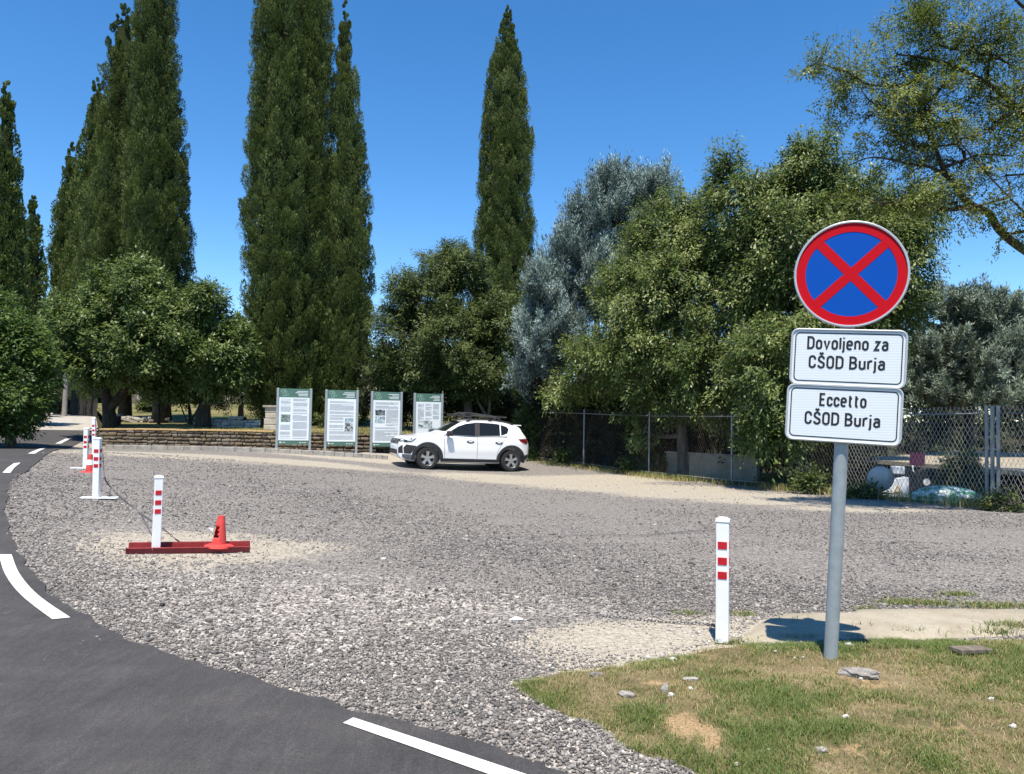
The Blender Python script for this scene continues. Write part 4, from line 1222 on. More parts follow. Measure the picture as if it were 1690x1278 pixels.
# ------------------------------------------------------------------ chain-link fences
def fence(s0, s1, post_s, label, rail=True, seed=0):
    """fence along the right-hand side of the lot, from s0 to s1 (s grows away from the camera)"""
    q = np.random.default_rng(seed)
    base = fence_pt(s0); z0 = float(T(*base))
    e = empty('chain_link_fence', (*base, z0), label, 'fence', 'wire fences along the lot')
    HF = 1.80
    def pt(s, h, off=0.0):
        p = fence_pt(s); p = p + np.array([.858, .513]) * off
        return np.array([p[0] - base[0], p[1] - base[1], float(T(*fence_pt(s))) - z0 + h])
    for s in post_s:
        b = MB(); b.tube([pt(s, -.2), pt(s, HF + .02)], .028, 10); b.build('post', MAT['post'], e, smooth=True, angle=50)
    if rail:
        b = MB(); ss = np.linspace(s0, s1, max(2, int((s1 - s0) / 1.5)))
        b.tube([pt(s, HF - .10, -.035) for s in ss], .013, 6); b.build('top_rail', MAT['post'], e, smooth=True)
        b = MB(); b.tube([pt(s, .12, -.03) for s in ss], .004, 4); b.build('bottom_wire', MAT['wire'], e)
    # woven wires, one panel per bay: two families of straight diagonals, tops left as spikes
    pitch, slope = .078, .5
    gs = np.linspace(s0, s1, 60); zs = np.array([float(T(*fence_pt(s))) for s in gs]) - z0
    zg = lambda s: np.interp(s, gs, zs)
    bays = sorted({s0, s1, *post_s})
    for sa, sb in zip(bays[:-1], bays[1:]):
        V, Fs = [], []
        rad = .0038 if sb < 4 else .0024  # thinner wire in the tree-shaded bays, so it looks fainter
        for d_, off in ((1, -.012), (-1, -.018)):
            for c in np.arange(math.floor((sa - HF) / pitch) * pitch, sb + HF, pitch):
                ha, hb = .03, HF + .03
                k = sorted([(sa - c) / (d_ * slope), (sb - c) / (d_ * slope)])
                ha, hb = max(ha, k[0]), min(hb, k[1])
                if hb - ha < .05: continue
                n = 4
                hs_ = np.linspace(ha, hb, n)
                jit = q.normal(0, .006, n); jit[0] = 0
                o_ = len(V)
                for h, j in zip(hs_, jit):
                    s = c + d_ * slope * h + j
                    p = fence_pt(s) - base
                    p = p + np.array([.858, .513]) * (off + .015 * math.sin(h * 2.2 + c * .9))
                    z = zg(s) + h
                    for a in (0, 2.094, 4.189):
                        ca, sa_ = math.cos(a) * rad, math.sin(a) * rad
                        V.append((p[0] - .513 * ca + .858 * sa_, p[1] + .858 * ca + .513 * sa_, z))
                for i in range(n - 1):
                    for k_ in range(3):
                        a_, b_ = o_ + i * 3 + k_, o_ + i * 3 + (k_ + 1) % 3
                        Fs.append((a_, b_, b_ + 3, a_ + 3))
        np_mesh('wire_mesh', np.array(V), np.array(Fs), MAT['wire'] if sb < 4 else MAT['wire_shaded'], e)
    return e
fence(.14, 16.0, [3.1, 6.19, 9.28, 12.4, 15.5], 'long chain link fence overhung by trees, running from the steel posts back behind the car', seed=1)
fence(-5.0, -.14, [-3.2], 'short chain link fence at the right edge, near side of the steel posts', seed=2)
base = fence_pt(0); z0 = float(T(*base))
e = empty('fence_gate_posts', (*base, z0), 'three close steel posts with short cross bars joining two wire fences', 'gate posts')
for s in (-.10, .0, .10):
    p = fence_pt(s) - base
    b = MB(); b.box((p[0], p[1], .82), (.045 if s else .06, .05, 2.04), rot=Matrix.Rotation(.54, 3, 'Z')); b.build('post', MAT['post'], e, bevel=.006)
for h in (.35, 1.05, 1.55):
    p, q2 = fence_pt(-.10) - base, fence_pt(.10) - base
    b = MB(); b.tube([(p[0], p[1], h), (q2[0], q2[1], h)], .014, 6); b.build('cross_bar', MAT['post'], e)

# ------------------------------------------------------------------ trees
def local(V, base): return (np.asarray(V).reshape(-1, 3) - np.asarray(base)[None]).astype(np.float32)
def leaf_quads(pos, d, nrmv, L, Wd, fold=.12):
    d = nrm(d); sd = nrm(np.cross(nrmv, d)); up = np.cross(d, sd)
    L = np.asarray(L)[..., None]; Wd = np.asarray(Wd)[..., None]
    m = pos + d * L * .45 + up * L * fold
    return np.stack([pos, m + sd * Wd / 2, pos + d * L, m - sd * Wd / 2], -2)
def cloud(name, Q, tint, mat, parent, base):
    Q = Q.reshape(-1, 4, 3); n = len(Q)
    f = np.arange(n * 4, dtype=np.int32).reshape(n, 4)
    return np_mesh(name, local(Q, base), f, mat, parent, tint=np.repeat(np.clip(tint, 0, 1).reshape(-1), 4))

def cypress(px, pxt, pyt, Z, prof, label, mat, seed, base_surf=None, dens=8.5, cl=(.6, 1.25), m=215, leaf=(.110, .027), lobes=.10, trunk_r=.28, tips=None, lobe_n=7, outw=.30):
    """prof: (photo y, half width in photo px); pxt,pyt = tip"""
    r = np.random.default_rng(seed)
    b0 = on(px, Z, base_surf or T)
    tipp = P(pxt, pyt, Z)
    H = float(tipp[2] - b0[2])
    e = empty('cypress_tree', b0, label, 'cypress', 'tall dark cypress trees')
    hs_, rs_ = [], []
    for y, hw in sorted(prof, key=lambda q: -q[0]):
        hs_.append(float(P(pxt, y, Z)[2] - b0[2]) / H); rs_.append(hw * Z / F)
    hs_ = np.array(hs_); rs_ = np.array(rs_)
    axis_x = (tipp[0] - b0[0]); axis_y = (tipp[1] - b0[1])
    ph = r.uniform(0, 6.28, (lobe_n, 3)); kk = r.integers(2, 8, lobe_n)
    def Rad(t, a):
        R0 = np.interp(t, hs_, rs_)
        s = 0
        for i in range(lobe_n): s = s + np.cos(kk[i] * a + ph[i, 0] + 1.5 * np.sin(t * (4 + 2 * i) + ph[i, 1])) * (1 if kk[i] > 3 else .6)
        bil = fbm(np.cos(a) * R0 * 1.3 + 40, t * H * .62 + np.sin(a) * R0 * 1.3, seed + 200, 3) - .5
        return R0 * (1 + lobes * s / math.sqrt(lobe_n) * 1.1 + bil * .40)
    tg = np.linspace(hs_[0], 1, 400); rg = np.interp(tg, hs_, rs_)
    area = 2 * math.pi * float((rg[1:] + rg[:-1]) @ np.diff(tg * H) / 2)
    N = int(area * dens)
    cdf = np.cumsum(rg + .22); cdf /= cdf[-1]
    t = np.interp(r.uniform(0, 1, N), cdf, tg); a = r.uniform(0, 2 * math.pi, N)
    Rr = Rad(t, a)
    out = np.stack([np.cos(a), np.sin(a), 0 * a], -1)
    ctr = b0[None] + np.stack([axis_x * t, axis_y * t, t * H], -1)
    C = ctr + out * (Rr * (1 - .3 * r.uniform(.2, 1, N) ** 1.3))[:, None]
    ax = nrm(np.array([0, 0, 1.0]) + out * (outw * r.uniform(.3, 1.6, N))[:, None] + r.normal(0, .12, (N, 3)))
    k = np.clip(np.interp(t, hs_, rs_) / max(rs_.max(), 1e-3) * 1.6, .22, 1)
    L = r.uniform(*cl, N) * k
    wdt = L * r.uniform(.17, .30, N)
    e1 = nrm(np.cross(ax, out + .01)); e2 = np.cross(ax, e1)
    u = r.uniform(.02, 1, (N, m)) ** .85; fa = r.uniform(0, 6.283, (N, m))
    rad = wdt[:, None] * np.sin(np.pi * (.12 + .86 * u)) * r.uniform(.75, 1.1, (N, m))
    rd = e1[:, None] * np.cos(fa)[..., None] + e2[:, None] * np.sin(fa)[..., None]
    pos = C[:, None] + ax[:, None] * ((u - .45) * L[:, None])[..., None] + rd * rad[..., None]
    d = ax[:, None] * .9 + rd * r.uniform(.1, .55, (N, m))[..., None] + r.normal(0, .16, (N, m, 3))
    ll = leaf[0] * r.uniform(.7, 1.4, (N, m)) * (.6 + .4 * k[:, None]); lw = leaf[1] * r.uniform(.7, 1.3, (N, m))
    Q = leaf_quads(pos, d, rd + r.normal(0, .35, (N, m, 3)), ll, lw)
    tint = r.uniform(.2, .7, (N, 1)) + r.normal(0, .16, (N, m)) + (u - .5) * .3
    # loose wisps that break the outline
    nw = N // 5
    cloud('crown', Q, tint, mat, e, b0)
    # dense inner twigs, trunk
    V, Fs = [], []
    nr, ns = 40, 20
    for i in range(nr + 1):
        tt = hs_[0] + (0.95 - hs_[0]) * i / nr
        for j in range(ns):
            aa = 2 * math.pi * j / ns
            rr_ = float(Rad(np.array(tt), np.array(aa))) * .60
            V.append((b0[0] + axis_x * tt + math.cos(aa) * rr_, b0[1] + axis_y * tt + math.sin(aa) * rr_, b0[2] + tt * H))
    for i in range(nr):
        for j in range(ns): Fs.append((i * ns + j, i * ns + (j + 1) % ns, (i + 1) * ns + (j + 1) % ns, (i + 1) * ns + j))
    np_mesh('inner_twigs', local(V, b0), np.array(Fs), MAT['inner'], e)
    b = MB(); hb = (hs_[0] * H + .5)
    b.tube([(0, 0, -.2), (axis_x * .03, 0, hb * .5), (axis_x * .06, 0, hb)], [trunk_r * 1.2, trunk_r, trunk_r * .9], 10); b.build('trunk', MAT['bark_dark'], e, smooth=True)
    return e
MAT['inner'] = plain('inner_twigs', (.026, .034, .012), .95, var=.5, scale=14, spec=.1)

def tree(name, base, lobes, label, cat, mat, seed, ncl, M=40, shrink=.2, twig_r=1.0, leaf=(.10, .045), tw=(.5, .9), droop=.35, trunk=None, trunk_r=.16, bark=None, spread=.45, flat=.5, shell=.5, group=None, limb_n=7, limbs=None, limb_r=.45,
         upt=0.0, minz=.15, tintb=0.0, twig_part=True):
    """lobes: (centre xyz, radii xyz). clusters of leaves on twigs inside the lobes, joined to limbs and trunk"""
    r = np.random.default_rng(seed)
    base = np.asarray(base, float)
    e = empty(name, base, label, cat, group)
    lobes = [(l[0], tuple(max(q * .5, q - shrink) for q in l[1])) for l in lobes]
    vol = np.array([np.prod(l[1]) ** (2 / 3) for l in lobes]); pr = vol / vol.sum()
    idx = r.choice(len(lobes), ncl, p=pr)
    LC = np.array([l[0] for l in lobes])[idx]; LR = np.array([l[1] for l in lobes])[idx]
    d = nrm(r.normal(0, 1, (ncl, 3)))
    d[:, 2] = np.where(r.uniform(0, 1, ncl) < .25, np.abs(d[:, 2]), d[:, 2])
    C = LC + d * LR * (shell + (1 - shell) * r.uniform(0, 1, (ncl, 1)) ** .55)
    far_ = np.where(r.uniform(0, 1, (ncl, 1)) < .16, r.uniform(1.0, 1.28, (ncl, 1)), 1.0)
    C = LC + (C - LC) * far_
    C += (np.stack([fbm(C[:, 0] * .9 + i * 31, C[:, 2] * .9 + C[:, 1] * .7, seed + i, 3) for i in range(3)], -1) - .5) * 1.3 * np.minimum(LR, 1.0)
    k = C[:, 2] > base[2] + minz
    C, d, LC = C[k], d[k], LC[k]; N = len(C)
    D = nrm(d + r.normal(0, .35, (N, 3)) + np.array([0, 0, .25 + upt]))
    L = r.uniform(*tw, N)
    # twigs end at C + D*L*.5
    S = C - D * (L * .5)[:, None]
    # --- skeleton
    w_ = MB()
    if trunk is None:
        ctr = np.average(LC, axis=0)
        top_ = np.array([base[0] * .5 + ctr[0] * .5, base[1] * .5 + ctr[1] * .5, ctr[2] + .2 * (ctr[2] - base[2])])
        trunk = [base + np.array([0, 0, -.15]), base * .72 + top_ * .28 + r.normal(0, .06, 3), base * .4 + top_ * .6 + r.normal(0, .08, 3), top_]
    tr = np.array(smooth_line(trunk, 6)); nt = len(tr)
    rads = trunk_r * (1 - .72 * np.linspace(0, 1, nt)); rads[0] *= 1.3
    w_.tube(tr, list(rads), 9)
    nodes = [tr[int(nt * .3):]]
    def grow(p_end, r0, r1):
        al = np.concatenate(nodes)
        dd = np.linalg.norm(al - p_end, axis=1) + np.maximum(0, al[:, 2] - p_end[2]) * 1.5
        a0 = al[dd.argmin()]
        mid = (a0 + p_end) / 2 + np.array([0, 0, -.06]) * np.linalg.norm(p_end - a0) + r.normal(0, .05, 3) * np.linalg.norm(p_end - a0)
        ln = np.array(smooth_line([a0, mid, p_end], 5))
        w_.tube(ln, list(np.linspace(r0, r1, len(ln))), 6, cap=False)
        nodes.append(ln[3:])
    for l in lobes:
        grow(np.asarray(l[0]), trunk_r * limb_r, trunk_r * limb_r * .4)
    for i in r.choice(N, min(N, limb_n * len(lobes)), replace=False):
        grow(S[i] * .8 + LC[i] * .2, trunk_r * .2, trunk_r * .07)
    for ln in (limbs or []):
        ln2 = np.array(smooth_line(ln[0], 6)); w_.tube(ln2, list(np.linspace(ln[1], ln[2], len(ln2))), 7); nodes.append(ln2[2:])
    al = np.concatenate(nodes)
    for i in range(N):
        a0 = al[np.linalg.norm(al - S[i], axis=1).argmin()]
        q_ = C[i] + D[i] * L[i] * .45
        mm = (a0 + S[i]) / 2 + r.normal(0, .06, 3)
        w_.tube([a0, mm, S[i], q_], [.014 * twig_r, .011 * twig_r, .008 * twig_r, .003], 3, cap=False)
    wo = w_
    wo.v = [tuple(np.asarray(v) - base) for v in wo.v]
    wo.build('trunk', bark or MAT['bark_grey'], e, smooth=True)
    # --- leaves
    lat0 = nrm(np.cross(D, np.array([0, 0, 1.0]) + r.normal(0, flat, (N, 3))))
    t = r.uniform(.05, 1, (N, M)); sgn = r.choice([-1, 1], (N, M))
    lat = nrm(lat0[:, None] + r.normal(0, flat, (N, M, 3)))
    pos = S[:, None] + D[:, None] * (t * L[:, None])[..., None] + lat * (sgn * spread * L[:, None] * (1.1 - .6 * t) * r.uniform(.1, 1, (N, M)))[..., None]
    pos[..., 2] -= droop * .25 * L[:, None] * np.abs(r.normal(0, 1, (N, M)))
    dr = nrm(D[:, None] * .5 + lat * (sgn * .8)[..., None] + r.normal(0, .3, (N, M, 3)) + np.array([0, 0, -droop]))
    nv = nrm(np.array([0, -.25, 1.0]) + D[:, None] * .55 + r.normal(0, .32, (N, M, 3)))
    Q = leaf_quads(pos, dr, nv, leaf[0] * r.uniform(.6, 1.35, (N, M)), leaf[1] * r.uniform(.7, 1.3, (N, M)), fold=-.10)
    tint = r.uniform(.05, .75, (N, 1)) + r.normal(0, .17, (N, M)) + tintb
    cloud('crown', Q, tint, mat, e, base)
    return e
def lobe(px, py, Z, rx, ry, rz): return (P(px, py, Z), (rx * Z / F, rz, ry * Z / F))

# --- cypresses of the left group and the pair behind the boards
cypress(12, 11, 136, 48, [(660, 27), (560, 27), (460, 22), (380, 20), (300, 17), (220, 13), (170, 8), (136, 2)], 'slim dark cypress at the far left edge of the picture', MAT['cypress'], 1, dens=4.5, m=70, leaf=(.20, .10), cl=(.7, 1.3))
cypress(57, 55, 318, 56, [(650, 19), (520, 17), (440, 13), (380, 8), (340, 4), (318, 1)], 'small spire cypress, taller of a thin pair at the left', MAT['cypress'], 2, dens=4.5, m=60, leaf=(.22, .10), cl=(.7, 1.3))
cypress(40, 41, 350, 58, [(650, 15), (520, 12), (440, 9), (390, 5), (350, 1)], 'thin low cypress beside the taller small spire at the left', MAT['cypress'], 3, dens=4.5, m=60, leaf=(.22, .10), cl=(.7, 1.3))
cypress(267, 252, -70, 33, [(655, 30), (600, 42), (480, 46), (380, 48), (300, 44), (200, 37), (100, 32), (0, 27), (-70, 4)], 'tall dense cypress at the right of the left cypress group, above an ivy trunk', MAT['cypress'], 4, base_surf=Lawn, lobes=.13, trunk_r=.36)
cypress(206, 206, 12, 36, [(650, 62), (480, 60), (380, 50), (300, 42), (200, 34), (100, 24), (50, 14), (12, 3)], 'broad cypress in the middle of the left cypress group', MAT['cypress'], 5, base_surf=Lawn, lobes=.16)
cypress(160, 160, 128, 70, [(650, 56), (520, 52), (430, 44), (330, 33), (250, 22), (180, 12), (128, 2)], 'pale olive cypress left of the broad middle cypress of the left group', MAT['cypress_y'], 6, lobes=.15, dens=3.2, m=120, leaf=(.20, .09), cl=(1.0, 2.2))
cypress(113, 117, 236, 74, [(655, 34), (500, 24), (400, 24), (340, 19), (290, 11), (236, 2)], 'short pointed cypress on the left flank of the left cypress group', MAT['cypress'], 7, lobes=.12, dens=3.2, m=120, leaf=(.20, .09), cl=(1.0, 2.2))
cypress(93, 91, 440, 76, [(655, 24), (560, 18), (500, 10), (440, 2)], 'lowest cypress tip at the left foot of the left cypress group', MAT['cypress_y'], 8, dens=3.2, m=120, leaf=(.20, .09), cl=(1.0, 2.2))
cypress(468, 462, -95, 32, [(690, 46), (660, 54), (540, 59), (400, 56), (300, 53), (200, 46), (100, 40), (0, 33), (-60, 18), (-95, 3)], 'very tall thick cypress behind the first information board', MAT['cypress'], 9, base_surf=Lawn, lobes=.14, trunk_r=.5)
cypress(516, 517, -65, 32.6, [(690, 26), (600, 29), (400, 28), (300, 28), (200, 27), (100, 26), (0, 23), (-40, 12), (-65, 3)], 'second stem cypress grown against the right side of the very tall thick one', MAT['cypress'], 10, base_surf=Lawn, lobes=.16)
cypress(578, 569, 2, 33, [(695, 27), (640, 32), (560, 34), (450, 36), (300, 30), (200, 22), (100, 13), (50, 8), (2, 1)], 'smooth slim cypress spire behind the second information board', MAT['cypress_y'], 11, base_surf=Lawn, lobes=.06, outw=.18, cl=(.6, 1.2))
cypress(826, 838, 14, 40, [(680, 54), (560, 54), (450, 50), (400, 47), (300, 44), (200, 38), (130, 28), (80, 19), (40, 9), (14, 2)], 'single cypress cone rising behind the rounded elm and the car', MAT['cypress_y'], 12, lobes=.08, outw=.22)

# --- broadleaf trees on the left
bx = on(20, 22.5)
tree('bush_tree', bx, [lobe(5, 600, 22, 82, 85, 1.7), lobe(-40, 560, 22, 90, 90, 1.8), lobe(35, 548, 23, 42, 45, 1.0), lobe(0, 660, 21.5, 72, 50, 1.6), lobe(28, 690, 22.2, 42, 28, .9), lobe(-30, 690, 21.2, 60, 30, 1.2), lobe(-80, 640, 21, 90, 75, 1.8), lobe(-10, 500, 22.5, 35, 28, .8)],
     'bright green bushy tree overhanging the road at the left edge', 'tree', MAT['maple'], 21, 1100, 72, leaf=(.13, .06), tw=(.5, 1.0), minz=.05, trunk_r=.16)
bx = on(183, 28.5, Lawn)
tb = bx
tree('forked_tree', tb, [lobe(150, 540, 28, 65, 65, 1.8), lobe(215, 500, 28.5, 65, 65, 1.8), lobe(255, 560, 28, 65, 65, 1.7), lobe(140, 572, 27.5, 42, 42, 1.3), lobe(200, 590, 27.5, 80, 48, 1.6), lobe(222, 455, 28.5, 30, 32, .8), lobe(160, 622, 27.6, 34, 26, .7), lobe(270, 500, 28.5, 40, 35, 1.0)],
     'broad green tree with a forked dark trunk at the end of the stone wall', 'tree', MAT['mulberry'], 22, 1050, 66, leaf=(.15, .066), tw=(.5, 1.0), droop=.5,
     trunk=[tb + np.array([0, 0, -.15]), P(180, 680, 28.5), P(174, 645, 28.5), P(168, 610, 28.4)], trunk_r=.30, bark=MAT['bark_dark'],
     limbs=[([P(181, 676, 28.5), P(194, 660, 28.4), P(210, 636, 28.3), P(222, 600, 28.2)], .19, .09), ([P(172, 640, 28.5), P(185, 600, 28.4), P(210, 540, 28.4), P(220, 480, 28.5)], .15, .04)])
bx = on(335, 29.0, Lawn)
tree('ivy_tree', bx, [lobe(335, 510, 29, 42, 45, 1.2), lobe(360, 570, 29, 48, 50, 1.3), lobe(310, 590, 28.8, 55, 60, 1.4), lobe(390, 560, 29.5, 26, 40, .9), lobe(350, 618, 29, 50, 36, 1.0), lobe(285, 625, 28.8, 45, 34, .9), lobe(340, 480, 29, 22, 20, .6)],
     'green tree on an ivy covered trunk right of the forked tree', 'tree', MAT['mulberry'], 23, 700, 66, leaf=(.15, .066), tw=(.5, .95), droop=.5, trunk_r=.34, bark=MAT['bark_dark'],
     trunk=[bx + np.array([0, 0, -.15]), P(336, 680, 29), P(340, 655, 29), P(338, 600, 29)])
bx = on(312, 31.5, Lawn)
tree('multi_stem_shrub', bx, [lobe(305, 650, 31.5, 28, 22, .7), lobe(330, 655, 31.6, 24, 16, .6)], 'grey many stemmed shrub between two dark ivy trunks', 'shrub', MAT['olive'], 24, 110, 30, leaf=(.09, .03), tw=(.3, .5), trunk_r=.06,
     limbs=[([bx, P(306, 690, 31.5), P(298, 668, 31.5)], .05, .02), ([bx, P(318, 690, 31.5), P(328, 672, 31.5), P(336, 660, 31.5)], .05, .02), ([bx, P(312, 688, 31.4), P(310, 662, 31.5)], .05, .02), ([bx, P(322, 695, 31.5), P(334, 680, 31.5)], .04, .02)])
bx = on(398, 36, Lawn)
tree('olive_tree', bx, [lobe(392, 610, 36, 36, 55, 1.5), lobe(415, 640, 36, 32, 40, 1.3), lobe(375, 655, 35.5, 30, 30, 1.1)], 'grey green olive tree on the lawn left of the very tall cypress', 'olive tree', MAT['olive'], 25, 420, 40, leaf=(.13, .04), tw=(.4, .8), trunk_r=.16)
bx = on(22, 36)
tree('bush_tree', bx, [lobe(35, 600, 36, 50, 50, 1.8), lobe(62, 612, 37.5, 34, 36, 1.4), lobe(10, 640, 35.5, 55, 45, 1.6), lobe(48, 650, 36, 36, 26, 1.1)], 'shaded tree on the left bank of the track behind the bright bushy tree', 'tree', MAT['elm'], 26, 520, 60, leaf=(.17, .07), tw=(.5, 1.0), trunk_r=.14)
bx = on(50, 50)
tree('bush_tree', bx, [lobe(60, 600, 50, 40, 36, 1.8), lobe(88, 598, 52, 24, 26, 1.3), lobe(60, 640, 50, 40, 26, 1.5)], 'distant shaded tree beside the pale utility pole', 'tree', MAT['elm'], 27, 380, 60, leaf=(.22, .09), tw=(.6, 1.1), trunk_r=.16)
# dead branches in front of the cypress
bx = on(262, 31.0, Lawn); r9 = np.random.default_rng(5)
e = empty('bare_tree', bx, 'bare grey dead branches standing in front of the left cypress group', 'dead tree')
b = MB(); b.tube([np.zeros(3), (P(262, 560, 31) - bx), (P(262, 478, 31) - bx)], [.07, .05, .03], 7); b.build('trunk', MAT['bark_grey'], e, smooth=True)
b = MB()
for i in range(16):
    a0 = P(r9.uniform(255, 268), r9.uniform(470, 490), 31 + r9.uniform(-.2, .2)) - bx; a1 = P(r9.uniform(232, 290), r9.uniform(424, 465), 31 + r9.uniform(-.5, .5)) - bx
    b.tube([np.asarray(a0), (a0 + a1) / 2 + r9.normal(0, .06, 3), np.asarray(a1)], [.022, .014, .005], 4)
b.tube([P(262, 520, 31) - bx, P(262, 470, 31) - bx], .03, 5)
b.build('twig', MAT['bark_grey'], e)

# --- elm behind the boards and car
bx = on(775, 30.0)
tree('elm_tree', bx, [lobe(700, 480, 30, 70, 55, 1.8), lobe(760, 450, 30.5, 55, 45, 1.5), lobe(660, 540, 29.8, 48, 52, 1.4), lobe(740, 550, 29.5, 85, 60, 1.9), lobe(815, 540, 30, 48, 70, 1.6), lobe(700, 610, 29.8, 75, 40, 1.6), lobe(790, 610, 29.6, 60, 45, 1.5), lobe(735, 422, 30.5, 40, 22, .9), lobe(640, 600, 30.2, 26, 45, .9)],
     'rounded dark green elm tree behind the boards and the car', 'tree', MAT['elm'], 31, 1800, 80, leaf=(.125, .04), tw=(.5, 1.0), droop=.45, trunk_r=.22, flat=.3,
     limbs=[([P(806, 690, 29.5), P(790, 665, 29.4), P(772, 615, 29.2)], .07, .04), ([P(806, 690, 29.4), P(808, 655, 29.3), P(800, 615, 29.3)], .06, .03)])
# --- blue grey conifer
bx = on(985, 27.0)
tree('blue_conifer', bx, [lobe(1010, 360, 27, 55, 60, 1.6), lobe(1060, 330, 27, 50, 45, 1.4), lobe(950, 430, 27, 50, 60, 1.6), lobe(900, 480, 26.8, 42, 60, 1.4), lobe(880, 560, 26.6, 42, 60, 1.4), lobe(930, 560, 26.5, 50, 60, 1.5), lobe(1000, 470, 26.8, 70, 70, 1.8), lobe(1020, 305, 27, 26, 28, .7), lobe(985, 320, 27, 18, 26, .5), lobe(1090, 305, 27, 26, 22, .7), lobe(950, 370, 27, 20, 42, .8), lobe(860, 620, 26.6, 26, 30, .9)],
     'blue grey conifer with upright tufts between the cypress and the walnut', 'conifer', MAT['blue'], 32, 1150, 170, leaf=(.14, .026), tw=(.75, 1.35), droop=-.55, upt=.75, spread=.15, flat=.9, trunk_r=.2, bark=MAT['bark_dark'])
# --- walnut in front of the fence
bx = on(1130, 22.0)
tree('walnut_tree', bx, [lobe(1110, 400, 23, 78, 70, 1.7), lobe(1040, 500, 23.2, 72, 65, 1.6), lobe(1130, 470, 22, 100, 85, 1.9), lobe(990, 590, 24, 66, 55, 1.4), lobe(1080, 590, 22.2, 90, 75, 1.6), lobe(1190, 600, 20.6, 85, 80, 1.5), lobe(1130, 340, 23, 45, 35, 1.0), lobe(1080, 660, 22.2, 60, 36, 1.0), lobe(1185, 670, 20.6, 60, 36, 1.0), lobe(930, 640, 25, 36, 24, .7), lobe(1060, 710, 22.4, 24, 26, .5)],
     'large yellow green walnut tree overhanging the fence right of the car', 'walnut tree', MAT['walnut'], 33, 1700, 84, shrink=.05, leaf=(.105, .044), tw=(.5, .95), droop=.75, trunk_r=.2, bark=MAT['bark_grey'], tintb=.05)
bx = on(1330, 21.0)
tree('walnut_tree', bx, [lobe(1330, 300, 20, 55, 55, 1.3), lobe(1230, 330, 20.5, 60, 50, 1.3), lobe(1290, 400, 19.5, 90, 80, 1.7), lobe(1400, 330, 19.5, 55, 50, 1.2), lobe(1450, 420, 19, 80, 75, 1.5), lobe(1340, 500, 19, 100, 75, 1.7), lobe(1270, 600, 18.3, 60, 75, 1.3), lobe(1225, 480, 20, 55, 70, 1.3), lobe(1210, 400, 20.5, 45, 45, 1.1), lobe(1440, 520, 18.8, 70, 60, 1.4), lobe(1330, 255, 20, 26, 28, .6), lobe(1200, 275, 20.5, 22, 36, .5), lobe(1300, 680, 18, 40, 50, .9), lobe(1250, 700, 18, 30, 35, .8), lobe(1510, 360, 19, 42, 40, 1.0)],
     'tall walnut tree with ragged top directly behind the road sign', 'walnut tree', MAT['walnut'], 34, 2050, 84, shrink=.05, leaf=(.105, .044), tw=(.5, .95), droop=.75, trunk_r=.22, bark=MAT['bark_grey'],
     limbs=[([P(1270, 560, 19.5), P(1285, 420, 19.3), P(1310, 345, 19.3), P(1325, 290, 19.6)], .10, .03)])
# --- grey conifer at the right
bx = on(1600, 24.0)
tree('grey_conifer', bx, [lobe(1560, 520, 23, 55, 45, 1.5), lobe(1620, 520, 23, 60, 42, 1.5), lobe(1690, 550, 23, 70, 55, 1.7), lobe(1540, 600, 22.5, 70, 60, 1.5), lobe(1630, 600, 22.4, 80, 60, 1.6), lobe(1720, 620, 22.4, 70, 60, 1.5), lobe(1580, 650, 22.3, 90, 30, 1.3), lobe(1680, 655, 22.3, 80, 28, 1.3), lobe(1500, 640, 22.5, 40, 40, 1.1), lobe(1612, 485, 23, 20, 20, .5)],
     'wide grey green conifer behind the fence at the right edge', 'conifer', MAT['greyc'], 35, 1300, 130, leaf=(.12, .026), tw=(.4, .75), droop=-.45, upt=.6, spread=.22, flat=.9, trunk_r=.2, bark=MAT['bark_dark'])

# --- robinia reaching in from the right, with its limbs as the photograph shows them
rz_ = 12.5
bx = on(1990, 13.0)
def PL(*a): return [P(x, y, z) for x, y, z in a]
rl = [lobe(1480, 110, 12.6, 60, 55, .8), lobe(1400, 120, 12.4, 45, 35, .6), lobe(1560, 60, 12.6, 70, 50, .9), lobe(1440, 190, 12.5, 55, 45, .7), lobe(1530, 170, 12.5, 60, 55, .8), lobe(1620, 90, 12.8, 60, 50, .9),
      lobe(1660, 190, 12.6, 55, 60, .8), lobe(1590, 250, 12.4, 60, 40, .7), lobe(1510, 240, 12.3, 45, 35, .6), lobe(1660, 290, 12.3, 50, 35, .7), lobe(1490, 320, 12.2, 55, 25, .6), lobe(1430, 330, 12.2, 35, 20, .5), lobe(1580, 330, 12.2, 55, 25, .6),
      lobe(1720, 80, 13, 60, 80, 1.0), lobe(1350, 100, 12.4, 22, 14, .3), lobe(1510, 10, 12.6, 35, 18, .5), lobe(1680, 350, 12.2, 40, 22, .5), lobe(1750, 250, 12.8, 60, 80, .9), lobe(1800, 120, 13, 80, 90, 1.2)]
